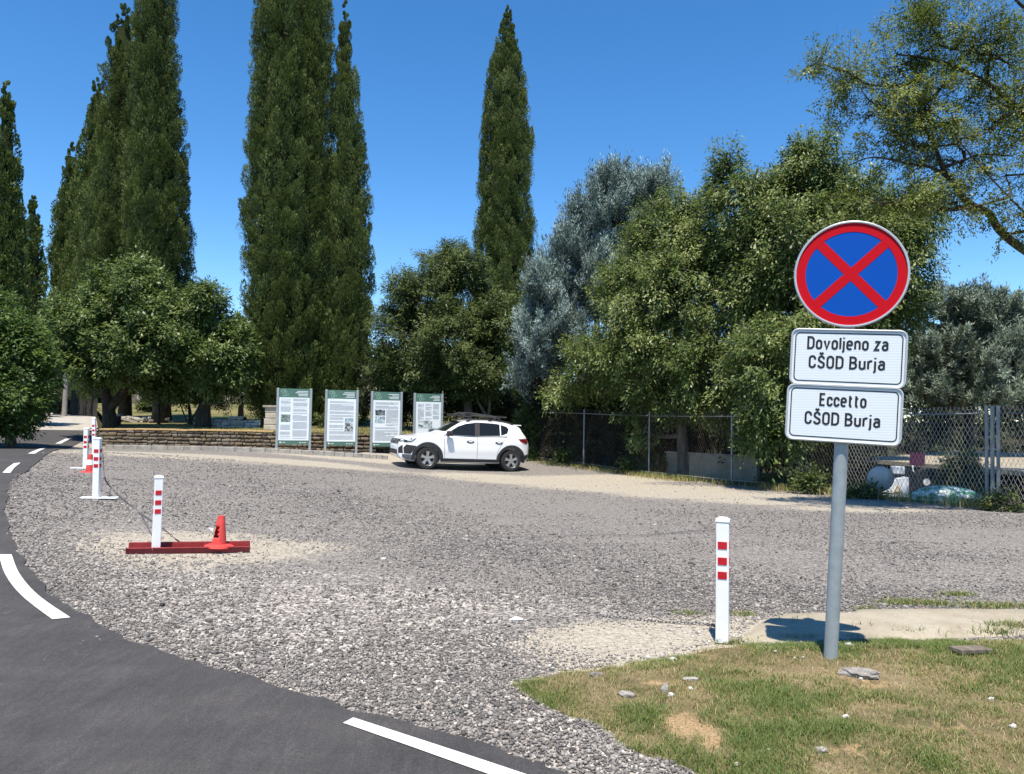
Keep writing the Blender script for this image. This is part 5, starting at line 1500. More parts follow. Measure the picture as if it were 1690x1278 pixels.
tree('robinia_tree', bx, rl, 'feathery robinia with dark crooked limbs reaching in from the upper right corner', 'robinia tree', MAT['robinia'], 36, 800, 108, shrink=-.10, twig_r=.4, leaf=(.052, .024), tw=(.35, .7), droop=.35, spread=.38, flat=.35,
     trunk=[bx + np.array([0, 0, -.2]), P(1960, 690, 12.9), P(1900, 560, 12.8), P(1840, 480, 12.7)], trunk_r=.17, bark=MAT['bark_dark'], limb_n=2, shell=.35, limb_r=.12,
     limbs=[(PL((1850, 490, 12.7), (1760, 450, 12.6), (1690, 412, 12.5), (1650, 380, 12.4), (1632, 352, 12.4), (1600, 335, 12.4), (1575, 305, 12.4), (1555, 275, 12.4), (1540, 235, 12.4), (1520, 207, 12.4), (1490, 190, 12.5)), .085, .016),
            (PL((1575, 305, 12.4), (1545, 280, 12.4), (1500, 270, 12.3), (1440, 260, 12.3), (1400, 274, 12.3)), .03, .008),
            (PL((1600, 338, 12.4), (1560, 346, 12.3), (1520, 340, 12.2), (1480, 335, 12.2)), .035, .01),
            (PL((1560, 275, 12.4), (1590, 265, 12.5), (1620, 255, 12.6), (1670, 258, 12.6)), .03, .01),
            (PL((1840, 480, 12.7), (1790, 320, 12.8), (1720, 215, 12.8), (1670, 170, 12.8), (1630, 138, 12.8), (1580, 112, 12.7), (1540, 98, 12.6), (1480, 90, 12.5)), .075, .014),
            (PL((1690, 185, 12.8), (1640, 165, 12.8), (1635, 145, 12.8)), .03, .012), (PL((1630, 138, 12.8), (1632, 105, 12.8), (1640, 70, 12.8)), .03, .01),
            (PL((1700, 380, 12.4), (1660, 385, 12.4), (1640, 360, 12.4)), .03, .015), (PL((1520, 207, 12.4), (1530, 170, 12.5), (1560, 140, 12.6)), .025, .008),
            (PL((1490, 190, 12.5), (1440, 170, 12.5), (1420, 145, 12.5)), .02, .006), (PL((1900, 300, 12.9), (1760, 60, 13), (1690, 12, 13), (1670, -10, 13)), .05, .02)])

# --- understory along and behind the fence
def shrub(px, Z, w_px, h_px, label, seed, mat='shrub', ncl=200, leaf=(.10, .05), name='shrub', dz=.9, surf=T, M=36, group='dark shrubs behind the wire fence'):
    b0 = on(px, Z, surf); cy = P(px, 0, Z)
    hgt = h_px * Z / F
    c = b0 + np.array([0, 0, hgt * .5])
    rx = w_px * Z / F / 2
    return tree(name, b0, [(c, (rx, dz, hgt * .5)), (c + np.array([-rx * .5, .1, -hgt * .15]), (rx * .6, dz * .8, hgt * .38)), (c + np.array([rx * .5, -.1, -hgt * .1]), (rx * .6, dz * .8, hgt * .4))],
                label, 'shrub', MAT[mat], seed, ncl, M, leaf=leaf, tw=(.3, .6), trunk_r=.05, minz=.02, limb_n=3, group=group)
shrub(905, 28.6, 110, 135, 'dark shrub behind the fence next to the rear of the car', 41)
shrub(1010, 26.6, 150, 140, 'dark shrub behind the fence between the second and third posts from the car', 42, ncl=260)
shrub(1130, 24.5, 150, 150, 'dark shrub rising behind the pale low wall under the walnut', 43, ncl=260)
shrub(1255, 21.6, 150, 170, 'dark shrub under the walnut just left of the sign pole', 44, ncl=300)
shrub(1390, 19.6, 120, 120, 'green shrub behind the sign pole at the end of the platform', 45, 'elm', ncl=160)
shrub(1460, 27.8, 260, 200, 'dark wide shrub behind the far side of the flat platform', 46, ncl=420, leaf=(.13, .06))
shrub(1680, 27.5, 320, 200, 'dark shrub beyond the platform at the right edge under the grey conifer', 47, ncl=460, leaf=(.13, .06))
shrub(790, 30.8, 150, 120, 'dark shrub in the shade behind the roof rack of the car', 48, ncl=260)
shrub(655, 31, 90, 100, 'dark shrub in the shade between the third and fourth boards', 49, ncl=220, surf=Lawn)
shrub(560, 30.2, 70, 40, 'small green bush on the lawn between the first two boards', 50, 'elm', ncl=90, surf=Lawn)
shrub(870, 27.0, 46, 110, 'leafy sapling at the end of the wire fence by the car', 51, 'elm', ncl=130, dz=.4, leaf=(.12, .05))
shrub(1585, 15.9, 70, 92, 'leafy green bush behind the upturned boat beside the steel posts', 52, 'weed', ncl=90, leaf=(.09, .045), dz=.28, M=26)
shrub(1338, 16.6, 34, 46, 'small bright weed bush at the foot of the fence left of the sign pole', 53, 'weed', ncl=45, leaf=(.09, .045), dz=.25, M=26)
shrub(1425, 15.6, 56, 20, 'low leafy weed at the foot of the fence right of the sign pole', 54, 'weed', ncl=46, leaf=(.08, .045), dz=.22, M=26)
shrub(1290, 18.2, 80, 26, 'low dark weed patch at the fence foot between two posts left of the sign', 55, 'elm', ncl=60, leaf=(.09, .045), dz=.3, M=26)
shrub(1655, 13.2, 60, 34, 'low green weed at the foot of the steel posts', 56, 'weed', ncl=40, leaf=(.07, .03), dz=.2, M=26)
shrub(940, 25.2, 60, 36, 'low shaded weed at the fence foot behind the car', 57, 'elm', ncl=50, leaf=(.09, .045), dz=.3, M=26)
shrub(1060, 22.4, 80, 34, 'low shaded weed at the fence foot under the walnut', 58, 'elm', ncl=60, leaf=(.09, .045), dz=.3, M=26)
shrub(245, 47, 40, 28, 'small round tree crown low on the far lawn', 59, 'elm', ncl=80, surf=Lawn, leaf=(.16, .07), group=None)
shrub(128, 70, 130, 62, 'dark thicket beyond the plank fence at the far end of the track', 60, ncl=360, leaf=(.2, .09), dz=1.5, group=None)
shrub(42, 46, 80, 75, 'dark thicket on the bank left of the pale pole', 61, ncl=260, leaf=(.2, .09), dz=1.5, group=None)

shrub(960, 27.2, 170, 190, 'tall dark shrub added to deepen the shade between the blue conifer and the fence', 62, ncl=420, dz=1.3)  # extra shrubs behind the fence, added to darken the background
shrub(1080, 25.6, 190, 190, 'tall dark shrub added to deepen the shade under the left half of the walnut', 63, ncl=420, dz=1.3)
shrub(1200, 23.6, 190, 190, 'tall dark shrub added to deepen the shade under the right half of the walnut', 64, ncl=420, dz=1.3)
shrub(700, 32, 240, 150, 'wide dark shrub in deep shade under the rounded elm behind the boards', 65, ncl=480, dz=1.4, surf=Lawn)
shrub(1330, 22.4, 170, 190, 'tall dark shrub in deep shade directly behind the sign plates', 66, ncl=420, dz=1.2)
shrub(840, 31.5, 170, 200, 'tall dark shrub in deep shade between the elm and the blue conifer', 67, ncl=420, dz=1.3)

for i_, (px_, Zs_, w_, h_) in enumerate(((900, 27.4, 70, 112), (945, 26.3, 80, 116), (990, 25.2, 84, 118), (1040, 24.1, 90, 122), (1090, 23.1, 90, 118))):  # row of dark plants added to imitate deep shade behind the fence
    shrub(px_, Zs_, w_, h_, ('dark hedge plant added as shade against the fence beside the car tail', 'dark hedge plant added as shade against the fence left of its second post from the car', 'dark hedge plant added as shade against the fence right of its second post from the car',
          'dark hedge plant added as shade against the fence left of its third post from the car', 'dark hedge plant added as shade against the fence before the pale low wall')[i_], 70 + i_, ncl=230, dz=.45, M=44, leaf=(.11, .06), group='dark hedge plants added as shade against the fence')

# --- far wood closing the view, one mass
r = np.random.default_rng(91)
n = 60000
pxs = r.uniform(-500, 2200, n); Zs = 78 + r.normal(0, 3, n)
top_ = 655 - 90 * (.45 + fbm(pxs / 60, pxs * 0, 3, 4)) - np.where(pxs < 330, 25, 0)
bot_ = 704 + .0175 * (pxs - 845)
py = bot_ - (bot_ - top_) * r.uniform(0, 1, n) ** .8
pos = EYE + (fwd + rgt * ((pxs - CX) / F)[:, None] + upv * ((CY - py) / F)[:, None]) * Zs[:, None]
Q = leaf_quads(pos, r.normal(0, 1, (n, 3)), r.normal(0, 1, (n, 3)) + np.array([0, -.4, .6]), r.uniform(.35, .75, n), r.uniform(.25, .45, n))
tint = .35 + (fbm(pxs / 25, py / 18, 8, 3) - .5) * 1.0 + r.normal(0, .15, n)
o = np_mesh('wood', Q.reshape(-1, 3), np.arange(n * 4).reshape(n, 4), MAT['elm'], tint=np.repeat(np.clip(tint, 0, 1), 4))
tag(o, kind='stuff')

# ------------------------------------------------------------------ left background: pole, gate, bank
c = on(106, 49)
e = empty('utility_pole', c, 'pale round utility pole beside the road at the left', 'utility pole')
h_ = float(P(108, 500, 49)[2] - c[2])
b = MB(); b.tube([(0, 0, -.3), (.05, 0, h_)], [.15, .11], 12); b.build('shaft', MAT['pole'], e, smooth=True, angle=40)
b = MB(); b.box((.05, 0, h_ - .25), (1.2, .09, .10)); b.build('cross_arm', MAT['wood'], e)
a, bb = P(117, 668, 54), P(160, 668, 51)
zg = float(T(a[0], a[1])); v = bb - a; L = float(np.hypot(v[0], v[1]))
e = empty('plank_fence', (a[0], a[1], zg), 'grey vertical plank fence beside the road behind the pale pole', 'fence', rz=math.atan2(v[1], v[0]))
rr = random.Random(4); b = MB(); x = 0
zt = float(P(117, 644, 54)[2] - zg)
while x < L:
    w2 = rr.uniform(.13, .17); b.box((x + w2 / 2, rr.uniform(-.01, .01), zt / 2 - .4), (w2 - .012, .025, zt + .8 + rr.uniform(-.04, .03))); x += w2
b.build('planks', MAT['shaded_wood'], e)
b = MB()
for z in (.25, zt - .25): b.box((L / 2, .035, z), (L, .04, .08))
b.build('rails', MAT['wood'], e)
# low white building far behind the forked trunk
c = on(232, 66, Lawn)
e = empty('small_house', c, 'low pale house with a grey roof far beyond the lawn', 'house')
b = MB(); b.box((0, 2, .6), (3.0, 3, 1.6)); b.build('wall', MAT['kerb'], e)
b = MB(); b.add([(-1.8, .3, 1.4), (1.8, .3, 1.4), (1.8, 2, 2.1), (-1.8, 2, 2.1), (1.8, 3.7, 1.4), (-1.8, 3.7, 1.4)], [(0, 1, 2, 3), (3, 2, 4, 5), (0, 3, 5), (1, 4, 2)]); b.build('roof', MAT['post'], e)
b = MB(); b.box((-.9, .49, .6), (.6, .03, .9)); b.build('door', MAT['wood'], e)

# ------------------------------------------------------------------ behind the fence at the right
def at_h(px, py, z):
    d = fwd + rgt * ((px - CX) / F) + upv * ((CY - py) / F)
    return EYE + d * ((z - EYE[2]) / d[2])
zs_ = .52
cn = [at_h(1412, 757, zs_), at_h(1545, 767, zs_), at_h(1800, 787, zs_), at_h(1830, 758, zs_), at_h(1690, 748, zs_), at_h(1575, 744, zs_)]
cn2 = [p[:2] for p in cn]
e = empty('flat_platform', (*cn2[1], float(T(*cn2[1]))), 'pale flat concrete platform on dark walls behind the right part of the fence', 'platform')
zb = float(T(*cn2[1]))
def slab_mesh(name, pts, z0, z1, mat, org):
    b = MB(); n = len(pts)
    b.add([(p[0] - org[0], p[1] - org[1], z0 - org[2]) for p in pts] + [(p[0] - org[0], p[1] - org[1], z1 - org[2]) for p in pts],
          [tuple(range(n - 1, -1, -1)), tuple(range(n, 2 * n))] + [(i, (i + 1) % n, (i + 1) % n + n, i + n) for i in range(n)])
    return b.build(name, mat, e)
org = (*cn2[1], zb)
slab_mesh('deck', cn2, zs_ - .09, zs_, MAT['slab'], org)
ctr = np.mean(cn2, axis=0); inn = [ctr + (p - ctr) * .93 for p in np.array(cn2)]
slab_mesh('walls', inn, zb - .3, zs_ - .092, MAT['mortar'], org)
a, bb = P(1092, 792, 21.5), P(1238, 795, 19.8)
def low_wall(a, bb, h, label, mat):
    v = bb - a; L = float(np.hypot(v[0], v[1])); zg = float(T(a[0], a[1]))
    e = empty('low_wall', (a[0], a[1], zg), label, 'low wall', rz=math.atan2(v[1], v[0]))
    b = MB(); b.box((L / 2, 0, h / 2 - .15), (L, .2, h + .3)); b.build('render', mat, e, bevel=.01)
    b = MB(); b.box((L / 2, 0, h + .025), (L + .06, .26, .05)); b.build('capping', MAT['kerb'], e, bevel=.008)
low_wall(a + np.array([.35, .9, 0]), bb + np.array([.5, .9, 0]), .62, 'low pale concrete wall dappled with shade behind the fence under the walnut', MAT['slab'])
# grey disc on a stand
c = on(1455, 15.6)
e = empty('grey_disc', c, 'round grey disc on a short stand leaning behind the fence', 'disc')
rd = 20.5 * 15.6 / F; ch = float(P(1452, 790, 15.6)[2] - c[2])
b = MB(); b.lathe([(.001, -.012), (rd * .96, -.012), (rd, -.004), (rd, .012), (.001, .02)], 40, axis='y')
d_ = b.build('face', MAT['galv'], e, smooth=True, angle=40); d_.location = (-.03, 0, ch); d_.rotation_euler = (R(6), 0, R(-14))
b = MB(); b.lathe([(rd - .006, -.016), (rd + .008, -.016), (rd + .008, .0), (rd - .006, 0), (rd - .006, -.016)], 40, axis='y')
rm = b.build('rim', MAT['post'], d_, smooth=True, angle=40)
b = MB(); b.tube([(0, .05, -.1), (-.01, .05, ch)], .02, 8); b.tube([(-.12, .05, 0), (.12, .05, 0)], .018, 6); b.build('stand', MAT['post'], e)
# red square board on a stick
c = on(1517, 15.2)
e = empty('red_board', c, 'faded red square board on a slanting wooden stick behind the fence', 'board on stick')
h1 = float(P(1513, 758, 15.2)[2] - c[2])
b = MB(); b.tube([(0, 0, -.1), (-.05, 0, h1 + .1)], .014, 6); b.build('stick', MAT['wood'], e)
b = MB(); b.box((-.05, -.025, h1), (.30, .012, .26), rot=Matrix.Rotation(.04, 3, 'Y')); b.build('panel', plain('faded_red', (.48, .07, .10), .6), e, bevel=.003)
# white box with a yellow triangle
c = on(1476, 16.2)
e = empty('white_box', c, 'white slanted box with a yellow warning triangle beside the grey disc', 'box', rz=-.2)
b = MB(); b.prism([(-.24, 0), (.24, 0), (.24, .42), (.02, .40), (-.16, .16)], -.16, .16); b.build('casing', MAT['white'], e, bevel=.01)
b = MB(); frame(b, [(-.06, .10), (.10, .10), (.02, .26)], [(-.025, .122), (.065, .122), (.02, .215)], -.166, -.159); b.build('triangle', plain('warning_yellow', (.55, .36, .05), .5), e)
b = MB(); b.box((.06, 0, .56), (.24, .2, .16)); b.build('upper_casing', MAT['white'], e, bevel=.02)
b = MB(); b.box((.06, 0, .45), (.08, .1, .1)); b.build('neck', MAT['car_black'], e)
# two dark wheels of a hand cart with white frame
c = on(1500, 16.6)
e = empty('hand_cart', c, 'small cart with two black tyres and white frame behind the red board', 'cart')
for x in (-.12, .36):
    b = MB(); b.lathe([(.08, -.05), (.27, -.06), (.30, -.03), (.30, .03), (.27, .06), (.08, .05), (.08, -.05)], 20, c=(x, 0, .30), axis='y'); wh = b.build('wheel', MAT['tyre'], e, smooth=True, angle=40)
    b = MB(); b.lathe([(.001, -.045), (.085, -.045), (.085, .045), (.001, .045)], 16, c=(x, 0, .30), axis='y'); b.build('hub', MAT['white'], wh)
b = MB(); b.tube([(-.12, 0, .3), (.36, 0, .3)], .025, 6); b.tube([(.12, 0, .3), (.12, .1, .7), (.3, .1, .72)], .02, 6); b.build('axle', MAT['white'], e)
# green and white covered boat
c = on(1562, 14.95)
e = empty('small_boat', c, 'upturned small green boat with white patches lying just behind the fence', 'boat', rz=-.35)
b = MB(); V = []; nx_, ny_ = 18, 9
Lb, Wb_, Hb = 1.30, .5, .32
for i in range(nx_ + 1):
    u = -1 + 2 * i / nx_; wv = (1 - abs(u) ** 2.4) ** .8
    for j in range(ny_ + 1):
        a_ = math.pi * j / ny_
        V.append((u * Lb / 2 * 1.0, -math.cos(a_) * Wb_ / 2 * max(wv, .02), math.sin(a_) ** .8 * Hb * (.35 + .65 * wv) if wv > .03 else .1))
Fb = [(i * (ny_ + 1) + j, (i + 1) * (ny_ + 1) + j, (i + 1) * (ny_ + 1) + j + 1, i * (ny_ + 1) + j + 1) for i in range(nx_) for j in range(ny_)]
b.add(V, Fb)
t = NT('boat_paint'); cc = t.noise(t.coord((3, 3, 8)), 1.6, 4, .6)
t.set(color=t.ramp(cc, [(.42, (.05, .22, .12)), (.5, (.12, .32, .2)), (.55, (.6, .68, .66))]), rough=.35)
b.build('hull', t.mat, e, smooth=True)
b = MB(); b.tube([(u * Lb / 2, -Wb_ / 2 * max((1 - abs(u) ** 2.4) ** .8, .02) - .008, .015) for u in np.linspace(-.98, .98, 14)], .016, 6); b.build('gunwale', MAT['board_green'], e)

# ------------------------------------------------------------------ the car
fw = on(702, 22.4); rw = on(842, 23.35)
def car():
    cx = (fw + rw) / 2
    cx = cx - np.cross((fw - rw) / np.linalg.norm(fw - rw), [0, 0, 1.0]) * -.775
    hd_ = fw - rw; hd_ = hd_ / np.linalg.norm(hd_)
    X = Vector(hd_); Y = Vector((0, 0, 1)).cross(X).normalized(); Zv = X.cross(Y)
    e = empty('parked_car', cx, 'white five door hatchback with black wheel arches and roof racks parked by the fence', 'car')
    e.matrix_world = Matrix(((X.x, Y.x, Zv.x, cx[0]), (X.y, Y.y, Zv.y, cx[1]), (X.z, Y.z, Zv.z, cx[2] + .004), (0, 0, 0, 1)))
    A = lambda pts: (np.array([p[0] for p in pts]), np.array([p[1] for p in pts]))
    def cub(pts):
        x, y = A(sorted(pts)); m = np.gradient(y, x)
        sec = np.diff(y) / np.diff(x)
        for i in range(1, len(x) - 1):
            m[i] = 0 if sec[i - 1] * sec[i] <= 0 else 2 * sec[i - 1] * sec[i] / (sec[i - 1] + sec[i])
        m[0], m[-1] = sec[0], sec[-1]
        def f(t):
            t = np.clip(t, x[0], x[-1]); i = np.clip(np.searchsorted(x, t) - 1, 0, len(x) - 2)
            h = x[i + 1] - x[i]; s = (t - x[i]) / h
            return (y[i] * (1 + 2 * s) * (1 - s) ** 2 + m[i] * h * s * (1 - s) ** 2 + y[i + 1] * s * s * (3 - 2 * s) + m[i + 1] * h * s * s * (s - 1))
        return f
    top = cub([(2.13, .66), (2.11, .78), (2.04, .875), (1.9, .925), (1.6, .98), (1.3, 1.025), (1.0, 1.075), (.84, 1.12), (.5, 1.315), (.2, 1.44), (-.1, 1.50), (-.5, 1.52), (-1.0, 1.50), (-1.4, 1.445), (-1.60, 1.395), (-1.68, 1.28),
               (-1.80, 1.08), (-1.88, .95), (-1.93, .88), (-1.957, .78)])
    zb = cub([(2.13, .46), (2.08, .33), (1.9, .255), (1.6, .23), (0, .22), (-1.5, .26), (-1.8, .33), (-1.92, .42), (-1.957, .55)])
    W = cub([(2.13, .44), (2.10, .58), (2.02, .70), (1.9, .785), (1.7, .845), (1.35, .875), (0, .88), (-1.3, .88), (-1.6, .855), (-1.8, .79), (-1.9, .72), (-1.957, .62)])
    blt = cub([(1.0, .96), (.5, .985), (-.5, 1.01), (-1.4, 1.045), (-1.957, 1.06)])
    def belt(x): return np.minimum(blt(x), np.maximum(top(x) - .075, (top(x) + zb(x)) / 2))
    def hw(x, z):
        b_, t_ = belt(x), top(x); w = W(x)
        u = np.clip((np.minimum(z, b_) - .62) / .40, -1.2, 1.2)
        low = w * (1 - .035 * u * u - .02 * np.clip((.36 - z) / .12, 0, 1))
        crease = .010 * np.exp(-((z - .86) / .05) ** 2) - .012 * np.exp(-((z - .42) / .10) ** 2)
        low = low + crease * (W(x) > .8)
        if np.isscalar(z) and z <= b_: return low
        wb = w * (1 - .035 * min(1, ((b_ - .62) / .40) ** 2)); h = np.clip((t_ - b_ - .075) / .38, 0, 1)
        wr = w * .90 * (1 - h) + .615 * h
        t = np.clip((z - b_) / max(t_ - b_, 1e-6), 0, 1)
        s0 = .87 * h + .1 * (1 - h)
        yl = wb + (wr - wb) * t
        f = np.sqrt(max(0, 1 - (max(0, t - s0) / (1 - s0)) ** 2.2))
        return yl * f
    xs = np.unique(np.concatenate([np.linspace(-1.957, -1.5, 16), np.linspace(-1.5, 1.6, 120), np.linspace(1.6, 2.13, 22)]))
    ring = []
    for x in xs:
        z0, zb_, z1 = float(zb(x)), float(belt(x)), float(top(x))
        zz = list(np.linspace(z0, zb_, 14)) + [zb_ + (z1 - zb_) * t for t in (.08, .2, .35, .5, .62, .72, .78, .84, .89, .93, .96, .98, .993, 1.0)]
        sec = [(0, z0)] + [(hw(x, float(z)), z) for z in zz]; sec[-1] = (0, z1)
        ring.append(sec)
    K = len(ring[0]); bm = bmesh.new(); gv = []
    for x, sec in zip(xs, ring):
        L_ = [bm.verts.new((x, y, z)) for y, z in sec]
        R_ = [L_[0]] + [bm.verts.new((x, -y, z)) for y, z in sec[1:-1]] + [L_[-1]]
        gv.append((L_, R_))
    for (La, Ra), (Lb, Rb) in zip(gv[:-1], gv[1:]):
        for k in range(K - 1):
            bm.faces.new((La[k], Lb[k], Lb[k + 1], La[k + 1])); bm.faces.new((Ra[k + 1], Rb[k + 1], Rb[k], Ra[k]))
    for (L_, R_), fl in ((gv[0], 0), (gv[-1], 1)):
        loop = L_ + R_[-2:0:-1]
        bm.faces.new(loop[::-1] if fl else loop)
    bmesh.ops.recalc_face_normals(bm, faces=bm.faces)
    me = bpy.data.meshes.new('body'); bm.to_mesh(me); bm.free()
    cut = MB()
    for xw in (1.302, -1.302):
        for s in (-1, 1): cut.lathe([(.0, .5), (.385, .5), (.385, 1.1), (.0, 1.1)] if s > 0 else [(.0, -1.1), (.385, -1.1), (.385, -.5), (.0, -.5)], 32, c=(xw, 0, .325), axis='y')
    cme = bpy.data.meshes.new('c'); cme.from_pydata(cut.v, [], cut.f)
    cb = bmesh.new(); cb.from_mesh(cme); bmesh.ops.remove_doubles(cb, verts=cb.verts, dist=1e-5); bmesh.ops.recalc_face_normals(cb, faces=cb.faces); cb.to_mesh(cme); cb.free()
    tmp = bpy.data.objects.new('tmp_body', me); cu = bpy.data.objects.new('tmp_cut', cme)
    COL.objects.link(tmp); COL.objects.link(cu)
    md = tmp.modifiers.new('b', 'BOOLEAN'); md.operation = 'DIFFERENCE'; md.object = cu; md.solver = 'EXACT'
    dg = bpy.context.evaluated_depsgraph_get()
    bme = bpy.data.meshes.new_from_object(tmp.evaluated_get(dg))
    bpy.data.objects.remove(tmp); bpy.data.objects.remove(cu); bpy.data.meshes.remove(cme)
    bme.materials.clear()
    bme.polygons.foreach_set('use_smooth', [True] * len(bme.polygons)); bme.set_sharp_from_angle(angle=R(40))
    body = link('body', bme, MAT['car_white'], e)
    # --- patches that follow the body
    def patch(name, poly, mapf, off, mat, parent=body, step=.04, depth=.012):
        poly = np.array(poly, float)
        pts = []
        for i in range(len(poly)):
            a, b_ = poly[i], poly[(i + 1) % len(poly)]; k = max(1, int(np.linalg.norm(b_ - a) / step))
            pts += [a + (b_ - a) * j / k for j in range(k)]
        pts = np.array(pts); lo, hi = pts.min(0), pts.max(0)
        gxs, gys = np.meshgrid(np.arange(lo[0], hi[0], step), np.arange(lo[1], hi[1], step)); gxs, gys = gxs.ravel(), gys.ravel()
        k = inside(pts, gxs, gys)
        gxs, gys = gxs[k], gys[k]
        k = seg_dist(pts, gxs, gys) > step * .4 if len(gxs) else []
        v2, tris = tri_poly(pts, list(zip(gxs[k], gys[k])) if len(gxs) else None)
        A_ = [mapf(p[0], p[1], off) for p in v2]; n = len(A_)
        B_ = [mapf(p[0], p[1], off - depth) for p in v2[:len(pts)]]
        f = [tuple(t_) for t_ in tris] + [(i, (i + 1) % len(pts), n + (i + 1) % len(pts), n + i) for i in range(len(pts))]
        m = MB(); m.add(A_ + B_, f)
        return m.build(name, mat, parent, smooth=True, angle=35)
    def side(s):
        return lambda x, z, o: (x, s * (float(hw(x, z)) + o), z)
    def front_x(y, z):
        x = 2.128
        while x > 1.2 and (z > top(x) or z < zb(x) or float(hw(x, float(z))) < abs(y)): x -= .006
        return x
    def front(y, z, o): return (front_x(y, z) + o, y, z)
    def rear(y, z, o):
        x = -1.955
        while x < -1.2 and (z > top(x) or z < zb(x) or float(hw(x, float(z))) < abs(y)): x += .006
        return (x - o, y, z)
    def up(x, y, o):
        lo, hi = float(belt(x)), float(top(x))
        for _ in range(26):
            m = (lo + hi) / 2
            if float(hw(x, m)) > abs(y): lo = m
            else: hi = m
        return (x, y, lo + o)
    for s in (1, -1):
        S = side(s)
        patch('window', [(.80, 1.035), (.56, 1.175), (.38, 1.285), (.12, 1.375), (-.15, 1.415), (-.115, 1.025)], S, .012, MAT['glass'], depth=.02, step=.03)
        patch('window', [(-.27, 1.03), (-.30, 1.43), (-.75, 1.42), (-.94, 1.40), (-.92, 1.06)], S, .006, MAT['glass'])
        patch('quarter_window', [(-.955, 1.065), (-.975, 1.392), (-1.16, 1.34), (-1.22, 1.27), (-1.16, 1.14)], S, .006, MAT['glass'])
        patch('window_pillar', [(-.118, 1.02), (-.153, 1.428), (-.298, 1.432), (-.268, 1.025)], S, .004, MAT['car_black'])
        patch('window_trim', [(.84, 1.018), (-.118, 1.012), (-1.16, 1.052), (-1.15, 1.036), (-.118, .996), (.86, 1.0)], S, .007, MAT['car_black'])
        patch('side_sill', [(.90, .335), (.90, .235), (-.90, .25), (-.90, .345)], S, .016, MAT['car_black'], depth=.03)
        for xw in (1.302, -1.302):
            o_ = [(xw + .468 * math.cos(R(a)), .325 + .468 * math.sin(R(a))) for a in range(-8, 189, 7)]
            i_ = [(xw + .384 * math.cos(R(a)), .325 + .384 * math.sin(R(a))) for a in range(188, -9, -7)]
            o_ = [(min(x, 2.0) if xw > 0 else max(x, -1.83), z) for x, z in o_]
            patch('wheel_arch', o_ + i_, S, .022, MAT['car_black'], depth=.06, step=.05)
        patch('door_seam', [(.83, .99), (.84, .99), (.79, .36), (.78, .36)], S, .002, MAT['car_black'], depth=.004)
        patch('door_seam', [(-.20, 1.0), (-.19, 1.0), (-.205, .36), (-.215, .36)], S, .002, MAT['car_black'], depth=.004)
        patch('door_seam', [(-1.12, 1.03), (-1.11, 1.03), (-.86, .62), (-.82, .36), (-.83, .36), (-.87, .62)], S, .002, MAT['car_black'], depth=.004)
        for xh in (.02, -.88):
            h_ = patch('door_handle', [(xh + .12 * math.cos(R(a)), .845 + .042 * math.sin(R(a))) for a in range(0, 360, 24)], S, .004, MAT['car_black'], depth=.006)
            patch('grip', [(xh + .07 * math.cos(R(a)), .855 + .018 * math.sin(R(a))) for a in range(0, 360, 30)], S, .018, MAT['car_white'], h_, depth=.014)
        patch('headlight_surround', [(1.63, .912), (1.93, .878), (2.01, .80), (1.98, .75), (1.79, .772)], S, .006, MAT['car_black'])
        patch('headlight', [(1.68, .90), (1.88, .872), (1.92, .80), (1.80, .79)], S, .012, MAT['lamp'])
        patch('headlight_surround', [(s * .48, .78), (s * .50, .865), (s * .72, .885), (s * .735, .79), (s * .60, .76)], front, .006, MAT['car_black'])
        patch('headlight', [(s * .56, .795), (s * .57, .855), (s * .71, .872), (s * .72, .805)], front, .012, MAT['lamp'])
        patch('fog_lamp_bay', [(1.64, .665), (1.93, .70), (2.0, .60), (1.98, .44), (1.80, .43)], S, .008, MAT['car_black'])
        patch('fog_lamp_bay', [(s * .56, .44), (s * .55, .58), (s * .70, .68), (s * .715, .44)], front, .008, MAT['car_black'])
        patch('tail_light', [(-1.52, .985), (-1.80, 1.0), (-1.86, .88), (-1.80, .84), (-1.60, .90)], S, .010, MAT['tail'])
        b = MB(); b.box((.70, s * .985, 1.075), (.20, .15, .145), taper=.86); mr = b.build('wing_mirror', MAT['car_black'], e, bevel=.03)
        b = MB(); b.box((.72, s * .895, 1.03), (.07, .10, .05)); b.build('mirror_arm', MAT['car_black'], mr)
        b = MB(); b.tube([(x, s * (.605), float(up(x, s * .60, 0)[2]) + .045) for x in np.linspace(.05, -1.35, 12)], .016, 8)
        for x in (.05, -.65, -1.35): z_ = float(up(x, s * .60, 0)[2]); b.box((x, s * .603, z_ + .02), (.10, .03, .05))
        b.build('roof_rail', MAT['car_black'], e, smooth=True, angle=50)
        patch('bumper_corner', [(1.64, .40), (2.02, .42), (2.02, .33), (1.9, .262), (1.66, .24)], S, .008, MAT['car_grey'])
        patch('rear_bumper_corner', [(-1.64, .46), (-1.90, .54), (-1.90, .45), (-1.82, .37), (-1.66, .30)], S, .010, MAT['car_black'])
    patch('windscreen', [(.80, 0), (.79, .45), (.73, .62), (.36, .50), (.24, .44), (.22, 0), (.24, -.44), (.36, -.50), (.73, -.62), (.79, -.45)], up, .012, MAT['glass'], step=.03)
    patch('bonnet_seam', [(.99, -.70), (1.0, -.70), (1.03, 0), (1.0, .70), (.99, .70), (1.02, 0)], up, .002, MAT['car_black'], depth=.004)
    patch('grille', [(-.50, .70), (.50, .70), (.52, .845), (-.52, .845)], front, .008, MAT['car_black'])
    for s in (-1, 1):
        for i in range(3):
            patch('grille_slot', [(s * .15, .725 + i * .04), (s * .44, .725 + i * .04), (s * .44, .735 + i * .04), (s * .15, .735 + i * .04)], front, .014, MAT['chrome'])
    patch('front_emblem', [(-.10, .76), (-.03, .80), (.03, .80), (.10, .76), (.10, .79), (.05, .825), (-.05, .825), (-.10, .79)], front, .02, MAT['chrome'])
